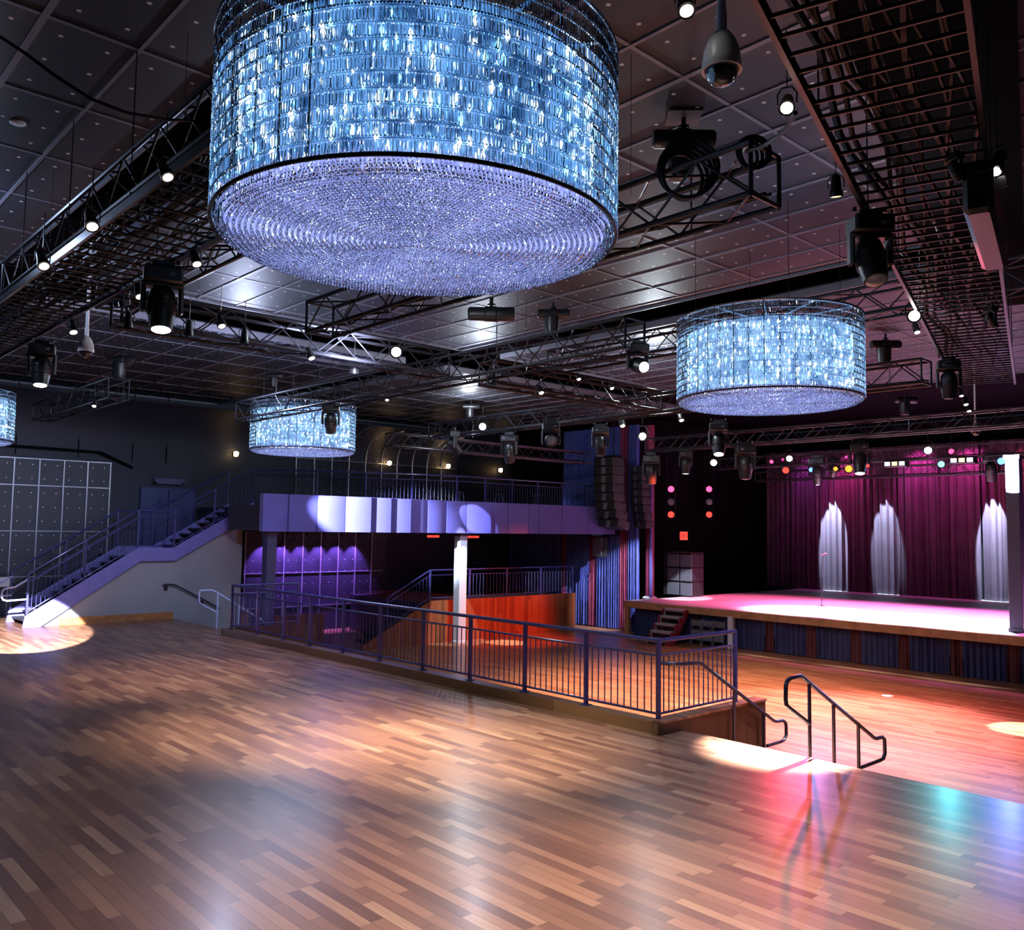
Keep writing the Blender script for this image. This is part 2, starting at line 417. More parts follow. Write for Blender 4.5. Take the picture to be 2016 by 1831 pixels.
ZL = -1.12          # dance floor level
ZS = 0.15           # stage level
# ================================================================== SETTING
YB = 29.3           # back wall
# raised floor: one slab with the two stair openings notched along its edge
fl = MB()
poly = [(-7, -8), (10.14, -8), (10.14, 7.46), (9.66, 7.46), (9.66, 21.2), (10.15, 21.2), (10.15, 25.75), (12.6, 25.75), (12.6, YB), (-7, YB)]
fl.prism(poly, -1.3, 0.0, 'z')
struct('floor', fl, MT['floor'], 0)
f2 = MB(); f2.box((19.5, 11, ZL-0.05), (20, 40, 0.1)); struct('floor_lower', f2, MT['floor2'], 0)

# steps down to the dance floor
def steps(y0, y1, nm):
    mb = MB()
    for k in range(6):
        x0 = 10.14 + 0.3*k; top = -0.16*(k+1)
        mb.box((x0+0.15, (y0+y1)/2, (top+ZL)/2), (0.3, y1-y0, top-ZL))
    struct(nm, mb, MT['floor'], 0)
steps(-8, 7.44, 'trim_1'); steps(21.25, 25.7, 'trim_2')

# ceiling: tiled clouds with open dark channels between them
ce = MB()
cx = [(-8, 3.33), (4.25, 12.83), (14.1, 24.6)]; cy = [(-8, 15.87), (18.1, YB)]
for a, b in cx:
    for c, d in cy: ce.box(((a+b)/2, (c+d)/2, 7.06), (b-a, d-c, 0.12))
struct('ceiling', ce, MT['ceil'], 0)
pl = MB(); pl.box((15, 10.6, 7.75), (48, 39, 0.1)); struct('ceiling_1', pl, MT['wallblack'], 0)
gb = MB()
nx0 = int((-8-CEIL['x0'])/CEIL['px'])-1
for a, b in cx:
    for c, d in cy:
        for i in range(-14, 32):
            x = CEIL['x0']+i*CEIL['px']
            if a < x < b: gb.box((x, (c+d)/2, 6.993), (0.035 if i % 2 else 0.06, d-c, 0.016))
        for j in range(-11, 15):
            y = CEIL['y0']+j*CEIL['py']
            if c < y < d: gb.box(((a+b)/2, y, 6.996), (b-a, 0.046, 0.01))
        for y in (c, d): gb.box(((a+b)/2, y, 7.02), (b-a, 0.03, 0.14))
        for x in (a, b): gb.box((x, (c+d)/2, 7.02), (0.03, d-c, 0.14))
struct('trim_3', gb, MT['steelbar'], 0)

# walls
wb = MB()
wb.box((10, YB+0.1, 4.2), (34.2, 0.2, 11.0))
struct('wall_back', wb, MT['wallnavy'], 0)
wp = MB()
wp.box((7.2, YB-0.03, 2.35), (4.27, 0.05, 4.7)); struct('wall_back_panel', wp, MT['wallpanel'], 0)
wq = MB(); wq.box((17.0, YB-0.03, 0.7), (6.0, 0.05, 3.7)); struct('wall_back_panel.001', wq, MT['wallpanel'], 0)
wc = MB()
prof = [(YB-0.03, 3.3)] + [(YB-0.03-1.5*(1-math.cos(t)), 5.35+1.25*math.sin(t)) for t in [k*PI/2/8 for k in range(9)]]
cov = prof + [(y+0.02, z+0.06) for y, z in reversed(prof[1:])] + [(YB-0.001, 3.3)]
wc.prism(cov, 15.85, 23.6, 'x'); struct('wall_back_cove', wc, MT['wallpanel'], 0.8)
wd = MB(); wd.prism([p for p in cov if p[1] > 5.2], -7, 15.84, 'x'); struct('wall_back_cove.001', wd, MT['wallnavy'], 0.8)
tb = MB()
for k in range(6):
    x = 5.19+0.01+0.69*k*1.0
    x = 5.88+0.69*(k-1)+0.0
    tb.box((x, YB-0.07, 2.35), (0.036, 0.05, 4.7))
tb.box((9.32, YB-0.07, 2.35), (0.036, 0.05, 4.7))
for z in (4.69, 3.88, 2.5, 1.13): tb.box((7.2, YB-0.07, z), (4.3, 0.045, 0.03))
for k in range(8):
    x = 14.0+0.757*k
    tb.box((x, YB-0.07, 0.7), (0.045, 0.05, 3.7))
for z in (1.04, -0.2): tb.box((16.9, YB-0.07, z), (5.9, 0.045, 0.035))
for k in range(10):
    x = 15.9+0.757*k
    tb.tube([(x, y-0.03, z-0.01*i) for i, (y, z) in enumerate(prof)], 0.022, 6)
tb.box((19.7, YB-0.07, 5.3), (7.7, 0.045, 0.035))
struct('trim_4', tb, MT['wallbar'], 0.6)
du = MB(); a_, b_ = V((-3.2, -.35, 0)), V((15.6, 5.25, 0)); du.box(((a_.x+b_.x)/2, (a_.y+b_.y)/2, 6.78), ((b_-a_).length, 1.15, .4), rz=math.atan2(b_.y-a_.y, b_.x-a_.x)); struct('plenum_shade_box', du, MT['wallblack'], 0)  # added black box standing in for the dark open plenum above the right ladder
# soffit line and seams of the upper navy wall
sm = MB()
for x in (6.6, 8.35, 10.0, 11.1): sm.box((x, YB-0.02, 5.9), (0.02, 0.04, 2.2))
sm.prism([(4.5, 5.1), (9.0, 5.05), (10.0, 4.62), (10.0, 4.55), (8.9, 4.97), (4.5, 5.02)], YB-0.12, YB, 'y')
struct('trim_5', sm, MT['wallblack'], 0)
wr = MB(); wr.box((26.9, 27.0, 3.2), (0.2, 5.0, 8.8)); struct('wall_right', wr, MT['wallblack'], 0)
ws = MB(); ws.box((32.5, 23.6, 3.2), (11.4, 0.2, 8.8)); struct('wall_stage', ws, MT['wallblack'], 0)
wk = MB(); wk.box((38.6, 10, 3.2), (0.2, 30, 8.8)); struct('wall_stage_back', wk, MT['wallblack'], 0)
# plaster wall below the staircase (runs down beside the left steps) and its baseboard
gw = MB()
gw.prism([(6.55, 0), (10.15, 0), (10.15, ZL), (12.22, ZL), (12.22, 3.0), (10.1, 1.72), (9.1, 1.72)], 25.72, 25.84, 'y')
struct('wall_stair', gw, MT['plaster'], 0)
bb = MB(); bb.box((8.6, 25.69, 0.1), (3.05, 0.05, 0.2)); struct('baseboard_stair', bb, MT['basewood'], 0)
wl = MB(); wl.box((-7.1, 10.6, 3.2), (0.2, 38, 8.8)); struct('wall_left', wl, MT['wallnavy'], 0)

# kerb and the wooden cheek wall of the front steps
kb = MB(); kb.box((9.74, 14.35, 0.08-0.6), (0.24, 13.7, 0.16+1.2)); struct('trim_6', kb, MT['kerbwood'], 0)
k2 = MB(); k2.box((10.93, 7.55, (0.16+ZL)/2), (2.62, 0.2, 0.16-ZL)); struct('trim_7', k2, MT['darkwood'], 0)
k3 = MB(); k3.box((10.93, 21.2, (0.16+ZL)/2), (2.62, 0.12, 0.16-ZL)); struct('trim_8', k3, MT['darkwood'], 0)
k4 = MB(); k4.box((10.93, 7.55, 0.17), (2.64, 0.24, 0.03)); struct('trim_9', k4, MT['floor'], 0)

# blue doors on the stair landing
dr = MB(); dr.bbox((11.2, YB-0.06, 2.87), (1.82, 0.1, 2.2), 0.01); d1 = struct('door_1', dr, MT['navydoor'], 0)
dh = MB()
dh.box((11.18, YB-0.14, 4.12), (0.98, 0.16, 0.06)); dh.box((11.18, YB-0.16, 4.20), (0.9, 0.05, 0.16)); dh.box((10.72, YB-0.14, 4.18), (0.06, 0.16, 0.2)); dh.box((11.64, YB-0.14, 4.18), (0.06, 0.16, 0.2))
o = struct('door_header', dh, MT['columnblue'], 0, parent=d1)
dk = MB(); dk.box((11.2, YB-0.115, 2.85), (0.015, 0.02, 2.1)); struct('door_gap', dk, MT['wallblack'], 0, parent=d1)

# ================================================================== BALCONY
bal = thing('balcony', 'dark balcony whose front is faced with lavender fabric panels, above the lit white column', 'balcony', (18.6, 22.8, 2.6))
b = MB()
b.prism([(11.35, 22.75), (26.2, 22.75), (26.2, YB-0.1), (12.3, YB-0.1), (12.3, 25.0), (11.35, 24.9)], 2.62, 3.35, 'z'); part('slab', b, MT['slab'], bal, smooth=0)
# panel edges measured along the front
edges = [11.27, 12.05, 12.98, 13.93, 14.72, 15.45, 16.2, 16.98, 17.75, 18.62, 19.55, 20.5, 21.5, 22.0, 23.2, 24.6, 26.2]
bulge = {1: .06, 2: .06, 3: .05, 4: .05, 5: .05, 6: .06, 7: .06, 8: .06, 9: .03}
for i in range(len(edges)-1):
    x0, x1 = edges[i]+.012, edges[i+1]-.012; mb = MB(); n = 10
    bu = bulge.get(i, 0.02); tilt = (-.04 if i in (1, 2, 6, 7, 8) else .2 if i in (3, 4, 5, 9) else 0.0)
    front = []
    for k in range(n+1):
        t = k/n; y = 22.6 - bu*(1-(2*t-1)**2) - 0.06 - (tilt*t if tilt > 0 else tilt*(t-1))
        front.append((x0+(x1-x0)*t, y))
    mb.prism([(x, y) for x, y in front] + [(x1, 22.75), (x0, 22.75)], 2.6, 3.66, 'z')
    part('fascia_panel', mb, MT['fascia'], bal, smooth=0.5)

def railing(root, pts, h, n_sub, base=0.0, posts=None, bal_gap=0.115, m='rail', low=0.1, sub=0.17, r_top=0.028, r_post=0.026, slope=False, capn=100, endposts=True):
    """top rail, sub rail, bottom rail, posts and balusters along a polyline of base points"""
    pts = [V(p) for p in pts]; mm = MT[m]; bl = []
    tops = [p+V((0, 0, h)) for p in pts]
    mb = MB(); mb.tube(tops, r_top, 10); part('top_rail', mb, mm, root)
    for i in range(len(pts)-1):
        a, c = pts[i], pts[i+1]
        bar('sub_rail', a+V((0, 0, h-sub)), c+V((0, 0, h-sub)), .014, mm, root)
        bar('bottom_rail', a+V((0, 0, low)), c+V((0, 0, low)), .016, mm, root)
        k = max(1, round((c-a).length/n_sub))
        for j in range(k+1):
            if j == 0 and i > 0: continue
            p = a.lerp(c, j/k)
            bar('post', p, p+V((0, 0, h)), r_post, mm, root, square=(r_post, r_post))
            if j < k:
                q = a.lerp(c, (j+1)/k); nb = max(1, round((q-p).length/bal_gap))
                for s in range(1, nb):
                    w = p.lerp(q, s/nb); bl.append(w)
    bl.sort(key=lambda w: (w-CAM).length)
    for w in bl[:capn]: bar('baluster', w+V((0, 0, low)), w+V((0, 0, h-sub)), .0085, mm, root, n=6)
    if len(bl) > capn:
        mb = MB()
        for w in bl[capn:]: mb.tube([w+V((0, 0, low)), w+V((0, 0, h-sub))], .0085, 6)
        o = part('balusters', mb, mm, root); o['kind'] = 'stuff'
    return root

rb = thing('balcony_railing', 'blue steel railing along the balcony edge above the lavender panels', 'railing', (18, 23, 3.42))
railing(rb, [(12.42, 25.62, 3.45), (14.1, 24.55, 3.45), (18.5, 22.95, 3.45), (26.1, 22.9, 3.45)], 1.07, 1.35, bal_gap=0.13)

# under-balcony columns
def square_column(name, x, y, z0, z1, w, m, label):
    t = thing(name, label, 'column', (x, y, z0))
    mb = MB(); mb.bbox((x, y, (z0+z1)/2), (w, w, z1-z0), 0.015); part('shaft', mb, m, t, smooth=0)
    mb = MB(); mb.bbox((x, y, z0+0.06), (w+0.05, w+0.05, 0.12), 0.015); part('base', mb, m, t, smooth=0)
    mb = MB(); mb.box((x, y, z1-0.05), (w+0.06, w+0.06, 0.1)); part('cap', mb, MT['columnblue'], t, smooth=0)
square_column('column', 18.75, 22.98, ZL, 2.6, 0.32, MT['column'], 'square column under the balcony, lit brilliant white from the front')
square_column('column', 11.75, 23.0, ZL, 2.6, 0.3, MT['columnblue'], 'dark navy column beneath the left end of the balcony')

# wooden tier below the balcony, with steps at its left end
tr = thing('wood_tier', 'raised tier faced in red-lit vertical wood boards beneath the balcony', 'platform', (20, 23.7, ZL))
mb = MB(); mb.prism([(15.4, ZL), (25.1, ZL), (25.1, 0.30), (18.0, 0.30), (15.4, -1.0)], 23.62, 23.72, 'y'); part('front_cladding', mb, MT['clad'], tr, smooth=0)
mb = MB(); mb.box((21.6, 26.2, (ZL+0.2)/2), (7.1, 4.9, 0.2-ZL)); part('deck', mb, MT['slab'], tr, smooth=0)
for k in range(6):
    mb = MB(); mb.box((17.9-0.3*k, 24.6, (ZL+0.2-0.2*(k+1))/2), (0.3, 1.6, 0.2-0.2*(k+1)-ZL)); part('step', mb, MT['slab'], tr, smooth=0)
tri = thing('tier_railing', 'dim blue railing on top of the red-lit wooden tier', 'railing', (20, 23.7, 0.3))
railing(tri, [(16.3, 23.67, -0.55), (18.0, 23.67, 0.30), (25.0, 23.67, 0.30)], 1.03, 1.6, bal_gap=0.16, m='rail')
mb = MB(); mb.box((15.3, 27.6, -0.72), (1.9, 0.15, 0.8)); solo('low_wall', mb, MT['clad'], 'low wooden wall behind the far end of the blue floor railing', 'low wall', smooth=0)

# ================================================================== STAIRCASE up to the balcony
st = thing('staircase', 'blue staircase with a half landing climbing from the floor to the balcony', 'staircase', (6.4, 26.5, 0))
Ys0, Ys1 = 25.62, 27.35
S = [(6.2, 0.27), (9.05, 2.06), (10.05, 2.06), (12.5, 3.46)]
def stringer(y):
    lo = [(6.55, 0.0), (9.1, 1.71), (10.1, 1.71), (12.55, 3.11)]
    p = [(6.15, 0.0)] + S + list(reversed(lo))
    mb = MB(); mb.prism(p, y-0.03, y+0.03, 'y'); part('stringer', mb, MT['stringer'], st, smooth=0)
    mb = MB()
    for a, c in zip(lo, lo[1:]): mb.tube([(a[0], y, a[1]), (c[0], y, c[1])], .03, 6)
    for a, c in zip(S, S[1:]): mb.tube([(a[0], y, a[1]), (c[0], y, c[1])], .03, 6)
    part('stringer_edge', mb, MT['stringer'], st)
stringer(Ys0); stringer(Ys1)
for (x0, z0, x1, z1, n) in ((6.3, 0.0, 9.05, 1.8, 11), (10.05, 1.8, 12.5, 3.35, 9)):
    for k in range(n):
        mb = MB(); mb.box((x0+(x1-x0)*(k+.5)/n, (Ys0+Ys1)/2, z0+(z1-z0)*(k+1)/n-0.03), ((x1-x0)/n+.02, Ys1-Ys0, 0.05)); part('tread', mb, MT['slab'], st, smooth=0)
mb = MB(); mb.box((9.55, 27.4, 1.78), (1.0, 3.5, 0.06)); part('landing', mb, MT['slab'], st, smooth=0)
sr = thing('stair_railing', 'blue railing with balusters on the near side of the staircase', 'railing', (6.4, 25.62, 0.27))
railing(sr, [(6.24, Ys0, 0.34), (9.0, Ys0, 2.08), (10.04, Ys0, 2.08), (12.42, Ys0, 3.47)], 1.07, 1.4, bal_gap=0.125, low=0.06, sub=0.2, m='rail')
mb = MB()
mb.tube([(6.3, Ys0-.08, 1.22), (9.0, Ys0-.08, 2.94), (9.95, Ys0-.08, 2.94), (12.3, Ys0-.08, 4.3)], .02, 8)
part('handrail', mb, MT['rail'], sr)
sf = thing('stair_railing', 'plain blue railing on the wall side of the staircase, partly behind the nearer one', 'railing', (6.4, 27.3, 0.27))
mb = MB(); mb.tube([(6.24, Ys1, 1.4), (9.0, Ys1, 3.14), (10.04, Ys1, 3.14), (12.42, Ys1, 4.54)], .028, 8); part('top_rail', mb, MT['rail'], sf)
for x, z in ((6.24, .34), (7.6, 1.2), (9.0, 2.08), (10.04, 2.08), (11.2, 2.75), (12.42, 3.47)):
    bar('post', (x, Ys1, z), (x, Ys1, z+1.06), .024, MT['rail'], sf, square=(.024, .024))
# looped handrail ends at the foot of the stairs
for y, lb in ((Ys0, 'looped pale handrail end at the foot of the staircase, nearer one'), (Ys1-.1, 'looped pale handrail end at the foot of the staircase, wall side')):
    t = thing('handrail', lb, 'handrail', (5.9, y, 0))
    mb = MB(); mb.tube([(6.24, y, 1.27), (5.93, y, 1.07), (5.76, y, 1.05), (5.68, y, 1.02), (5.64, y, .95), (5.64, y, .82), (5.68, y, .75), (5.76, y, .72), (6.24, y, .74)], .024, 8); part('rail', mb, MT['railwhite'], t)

# ================================================================== FLOOR RAILING
fr = thing('floor_railing', 'long blue railing on the wooden kerb, splitting the upper floor from the dance floor', 'railing', (9.76, 14, 0.16))
PY = [21.0, 19.6, 18.3, 17.1, 15.75, 14.4, 13.0, 11.65, 10.28, 8.95, 7.6]
mm = MT['rail']; zt = 1.245; zb = 0.16
mb = MB(); mb.tube([(9.76, 21.0, zt), (9.76, 7.6, zt), (11.66, 7.6, zt)], .03, 10); part('top_rail', mb, mm, fr)
mb = MB(); mb.tube([(9.76, 21.0, zt), (11.6, 21.0, zt)], .03, 10); part('top_rail', mb, mm, fr)
bl = []
def run(a, c, posts):
    a, c = V(a), V(c)
    bar('sub_rail', a+V((0, 0, 0.88)), c+V((0, 0, 0.88)), .016, mm, fr)
    bar('bottom_rail', a+V((0, 0, 0.09)), c+V((0, 0, 0.09)), .018, mm, fr)
    for k in range(len(posts)):
        p = V(posts[k])
        o = bar('post', p, p+V((0, 0, zt-zb)), .026, mm, fr, square=(.026, .026))
        if k+1 < len(posts):
            q = V(posts[k+1]); n = round((q-p).length/0.121)
            bl.extend(p.lerp(q, s/n) for s in range(1, n))
run((9.76, 21, zb), (9.76, 7.6, zb), [(9.76, y, zb) for y in PY])
run((9.76, 7.6, zb), (11.64, 7.6, zb), [(9.76, 7.6, zb), (11.64, 7.6, zb)])
run((9.76, 21, zb), (11.6, 21, zb), [(9.76, 21, zb), (11.6, 21, zb)])
bl.sort(key=lambda w: (w-CAM).length)
for w in bl[:100]: bar('baluster', w+V((0, 0, .09)), w+V((0, 0, .88)), .0095, mm, fr, n=6)
mb = MB()
for w in bl[100:]: mb.tube([w+V((0, 0, .09)), w+V((0, 0, .88))], .0095, 6)
o = part('balusters', mb, mm, fr); o['kind'] = 'stuff'
mb = MB()
for y in PY: mb.bbox((9.76, y, .168), (.13, .13, .016), .004)
mb.bbox((11.64, 7.6, .175), (.13, .13, .016), .004)
part('post_bases', mb, mm, fr)

# handrails at the front steps
Y1 = 5.588
t = thing('stair_handrail', 'free-standing black looped handrail in the middle of the front steps', 'handrail', (10.5, Y1, 0))
mb = MB(); mb.tube([(10.19, Y1, .40), (9.70, Y1, .66), (9.645, Y1, .70), (9.63, Y1, .76), (9.64, Y1, .93), (9.67, Y1, .98), (9.74, Y1, 1.0), (9.98, Y1, 1.01), (10.03, Y1, .99), (11.93, Y1, -.03), (12.0, Y1, -.05), (12.17, Y1, -.055), (12.24, Y1, -.09), (12.25, Y1, -.15), (12.25, Y1, -.29), (12.2, Y1, -.35), (12.1, Y1, -.36), (11.47, Y1, -.36)], .026, 10)
part('rail', mb, MT['railgrey'], t)
for x, z, b_ in ((10.19, .9, 0.0), (10.8, .57, -.48), (11.47, .21, -.80)): bar('post', (x, Y1, b_), (x, Y1, z), .023, MT['railgrey'], t, n=10)
Y2 = 7.40
t = thing('stair_handrail', 'black handrail fixed to the railing corner, going down beside the dark wooden step wall', 'handrail', (10.5, Y2, 0))
mb = MB(); mb.tube([(9.78, 7.58, .945), (9.84, 7.45, .94), (9.95, Y2, .93), (10.42, Y2, .905), (10.5, Y2, .88), (12.4, Y2, -.17), (12.47, Y2, -.19), (12.66, Y2, -.20), (12.74, Y2, -.24), (12.76, Y2, -.3), (12.76, Y2, -.44), (12.7, Y2, -.5), (12.6, Y2, -.52), (12.2, Y2, -.52)], .026, 10)
part('rail', mb, MT['railgrey'], t)
for x, z, b_ in ((11.3, .41, -.64), (12.1, -.02, ZL)): bar('post', (x, Y2, b_), (x, Y2, z), .023, MT['railgrey'], t, n=10)
# handrails of the left steps
Y3 = 22.66
t = thing('stair_handrail', 'bright white looped handrail at the left steps, in front of the grey wall', 'handrail', (10.2, Y3, 0))
P = [at(392, 1168, 'y', Y3), at(394, 1163, 'y', Y3), at(400, 1162.5, 'y', Y3), at(417, 1162, 'y', Y3), at(424, 1165, 'y', Y3), at(452, 1182, 'y', Y3), at(515, 1220, 'y', Y3), at(520, 1228, 'y', Y3)]
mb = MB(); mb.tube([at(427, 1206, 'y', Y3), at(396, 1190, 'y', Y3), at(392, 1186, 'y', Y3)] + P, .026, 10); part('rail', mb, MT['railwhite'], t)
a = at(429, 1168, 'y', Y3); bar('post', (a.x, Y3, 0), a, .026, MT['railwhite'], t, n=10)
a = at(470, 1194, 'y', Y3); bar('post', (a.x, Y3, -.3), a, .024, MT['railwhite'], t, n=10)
Y4 = 25.62
t = thing('wall_handrail', 'slim handrail fixed on the grey wall beneath the staircase', 'handrail', (9.9, Y4, .9))
P = [at(x, y, 'y', Y4) for x, y in ((321, 1152), (326, 1150.5), (342, 1151), (348, 1153), (400, 1180), (432, 1198))]
mb = MB(); mb.tube(P, .022, 8); part('rail', mb, MT['railgrey'], t)
for x, y in ((329, 1153), (400, 1182)):
    a = at(x, y, 'y', Y4); mb = MB(); mb.tube([a, a+V((0, 0, -.07)), (a.x, Y4+.1, a.z-.08)], .012, 6); mb.box((a.x, Y4+.09, a.z-.08), (.1, .02, .14)); part('bracket', mb, MT['railgrey'], t)

# ================================================================== STAGE
sg = thing('stage', 'wide stage with a wood-edged deck washed in pink and white light', 'stage', (30, 12, ZL))
XS = 25.3
mb = MB(); mb.box(((XS+38.4)/2, 10.6, ZS-.06), (38.4-XS, 21.3, .12)); part('deck', mb, MT['deck'], sg, smooth=0)
mb = MB(); mb.bbox((XS-.02, 10.6, ZS-.12), (.08, 21.34, .24), .01); part('front_board', mb, MT['lightwood'], sg, smooth=0)
mb = MB(); mb.box((XS+.55, 21.27, ZS-.12), (1.15, .06, .24)); part('side_board', mb, MT['lightwood'], sg, smooth=0)
mb = MB(); mb.bbox((XS+.03, 21.16, (ZL+ZS)/2-.1), (.16, .2, ZS-ZL-.2), .01); part('leg', mb, MT['lightwood'], sg, smooth=0)
mb = MB(); mb.bbox((XS+.0, 16.66, (ZL+ZS)/2-.1), (.16, .2, ZS-ZL-.2), .01); part('leg', mb, MT['column'], sg, smooth=0)

def drape(name, label, cat, m, group, p0, p1, z0, z1, folds, amp, hem=0.0, seed=0, gather=0.0, th=0.012, kind_parent=None):
    """folded hanging cloth from p0 to p1 (plan), with thickness"""
    p0, p1 = V((*p0, 0)), V((*p1, 0)); d = p1-p0; Ln = d.length; d.normalize(); nrm = V((-d.y, d.x, 0))
    rr = random.Random(seed); ph = [rr.uniform(0, 6.28) for _ in range(5)]
    nu = max(24, int(folds*9)); nv = 8
    mb = MB(); grid = []
    for side in (0, 1):
        for j in range(nv+1):
            tz = j/nv; z = z0+(z1-z0)*tz
            k = 0.75+0.25*(1-tz)
            for i in range(nu+1):
                u = i/nu
                w = math.sin(u*folds*2*PI+ph[0]+1.2*math.sin(u*5+ph[1])) + .45*math.sin(u*folds*3.7*PI+ph[2]) + .25*math.sin(u*folds*0.7*PI+ph[3]+tz*1.2)
                zz = z if j else z0 + hem*(.5+.5*math.sin(u*folds*2*PI+ph[4]))
                p = p0 + d*(Ln*u) + nrm*(amp*k*w*.5 + side*th); mb.v.append((p.x, p.y, zz))
    o2 = (nv+1)*(nu+1)
    for j in range(nv):
        for i in range(nu):
            a = j*(nu+1)+i; mb.f.append((a, a+1, a+nu+2, a+nu+1)); mb.f.append((o2+a, o2+a+nu+1, o2+a+nu+2, o2+a+1))
    for i in range(nu):
        mb.f.append((i, o2+i, o2+i+1, i+1)); a = nv*(nu+1)+i; mb.f.append((a, a+1, o2+a+1, o2+a))
    for j in range(nv):
        a = j*(nu+1); mb.f.append((a, a+nu+1, o2+a+nu+1, o2+a)); a += nu; mb.f.append((a, o2+a, o2+a+nu+1, a+nu+1))
    return solo(name, mb, m, label, cat, group, smooth=1.2)

# skirt below the stage front
y = 20.95; k = 0
sk_lab = ['below the stage corner, left of the portable steps', 'behind the portable steps', 'behind the folded chairs', 'right of the white stage leg', 'second right of the white stage leg', 'third right of the white stage leg', 'below the microphone stand', 'below the middle of the stage', 'right of the middle of the stage front', 'third before the right picture edge', 'second from the right picture edge', 'at the right picture edge']
while y > 4.2 and k < 12:
    drape('stage_skirt', 'dark blue pleated skirt panel '+sk_lab[k], 'curtain', MT['skirt'], 'blue skirt panels under the stage', (XS+.25, y), (XS+.25, y-1.08), ZL+.01, ZS-.13, 7, .07, .015, 20+k); y -= 1.1
    drape('stage_skirt', 'dark red skirt strip '+['beside the blue panel '+q for q in sk_lab][k].replace('brightly ', '').replace('blue panel below the stage corner, left of','panel left of'), 'curtain', MT['skirtred'], 'red skirt strips under the stage', (XS+.25, y), (XS+.25, y-.32), ZL+.01, ZS-.13, 2.4, .06, .015, 50+k); y -= .34; k += 1
# side curtain beside the stage (blue with wine strips)
pc = [(21.55, 22.1, 'b', 'blue velour curtain between the stage column and the first wine strip'), (22.12, 22.46, 'r', 'wine curtain strip nearest the stage, below the hanging loudspeakers'), (22.48, 23.75, 'b', 'brightly lit blue velour curtain behind the wall loudspeaker'),
      (23.77, 24.1, 'r', 'wine curtain strip left of the wall loudspeaker'), (24.12, 25.4, 'b', 'blue velour curtain beside the wooden tier end'), (25.42, 25.75, 'r', 'dim wine curtain strip at the end of the wooden tier'),
      (25.77, 27.2, 'b', 'dim blue curtain in the recess under the balcony, right part'), (27.22, 28.9, 'b', 'dim blue curtain in the recess under the balcony, left part')]
for i, (a, c, kd, lb) in enumerate(pc):
    drape('side_curtain', lb, 'curtain', MT['blued'] if kd == 'b' else MT['redd'], 'blue curtains beside the stage' if kd == 'b' else 'wine curtain strips beside the stage', (26.45, c), (26.45, a), ZL+.03, 6.9 if a < 22.4 else 2.55, 9*(c-a)/1.28+1, .11, .02, 80+i)
drape('side_curtain', 'dark blue curtain above the balcony end, behind the hanging loudspeakers', 'curtain', MT['blued'], None, (26.47, 25.6), (26.47, 22.48), 3.5, 6.9, 16, .11, .0, 95)
# stage back curtain in five drops
bx = [(22.9, 19.9), (19.88, 16.6), (16.58, 13.2), (13.18, 9.6), (9.58, 5.5)]
bl_ = ['burgundy back curtain drop at the dark left end of the stage', 'burgundy back curtain drop behind the red lamp', 'burgundy back curtain drop with the light arch nearest the microphone stand', 'burgundy back curtain drop right of the middle light arch', 'burgundy back curtain drop with the light arch by the right column']
for i, (a, c) in enumerate(bx):
    drape('stage_curtain', bl_[i], 'curtain', MT['burg'], 'burgundy curtains at the back of the stage', (37.95, a), (37.95, c), ZS+.01, 6.6, 12, .15, .0, 120+i)

# round stage columns
def round_column(x, y, r, z0, z1, label, m, drape_m=None):
    t = thing('stage_column', label, 'column', (x, y, z0))
    mb = MB(); mb.lathe([(r, z0), (r, z1)], 20, c=(x, y, 0)); part('shaft', mb, m, t)
    mb = MB(); mb.lathe([(r+.12, z0), (r+.12, z0+.03), (r+.03, z0+.09), (r, z0+.09)], 20, c=(x, y, 0)); part('base', mb, MT['column'], t)
    return t
c1 = round_column(27.0, 21.45, .17, ZS, 6.9, 'round stage column half wrapped in wine red, at the left stage corner', MT['redd'])
mb = MB(); mb.box((26.85, 21.28, 2.6), (.1, .08, 4.9)); part('corner_strip', mb, MT['fascia'], c1, smooth=0)
square_column('stage_column', 26.4, 8.3, ZS, 4.98, .34, MT['columngrey'], 'square column at the right of the stage, its top lit brilliant white')

# portable steps against the stage front
ps = thing('portable_steps', 'small five-step stair with grey treads and a red side against the stage', 'steps', (24.85, 19, ZL))
for k in range(5):
    z = ZL+.22+.238*k; xx = 23.98+.25*k
    mb = MB(); mb.bbox((xx+.13, 18.78, z-.025), (.29, .86, .05), .008); part('tread', mb, MT['tread'], ps, smooth=0)
    mb = MB(); mb.box((xx+.03, 18.78, z-.07), (.02, .86, .04)); mb.box((xx+.03, 19.19, z-.15), (.02, .04, .2)); mb.box((xx+.03, 18.38, z-.15), (.02, .04, .2)); part('riser_frame', mb, MT['tread'], ps, smooth=0)
for yy in (18.33, 19.23):
    mb = MB(); pr = [(23.93, ZL)]
    for k in range(5): pr += [(23.93+.25*k, ZL+.2+.238*k), (24.18+.25*k, ZL+.2+.238*k)]
    pr += [(25.18, ZL+1.0), (24.4, ZL)]
    mb.prism(pr, yy-.015, yy+.015, 'y'); part('side_panel', mb, MT['stepside'], ps, smooth=0)
mb = MB(); mb.box((25.15, 18.78, ZL+.5), (.04, .7, 1.0)); part('back_leg_frame', mb, MT['blackmetal'], ps, smooth=0)
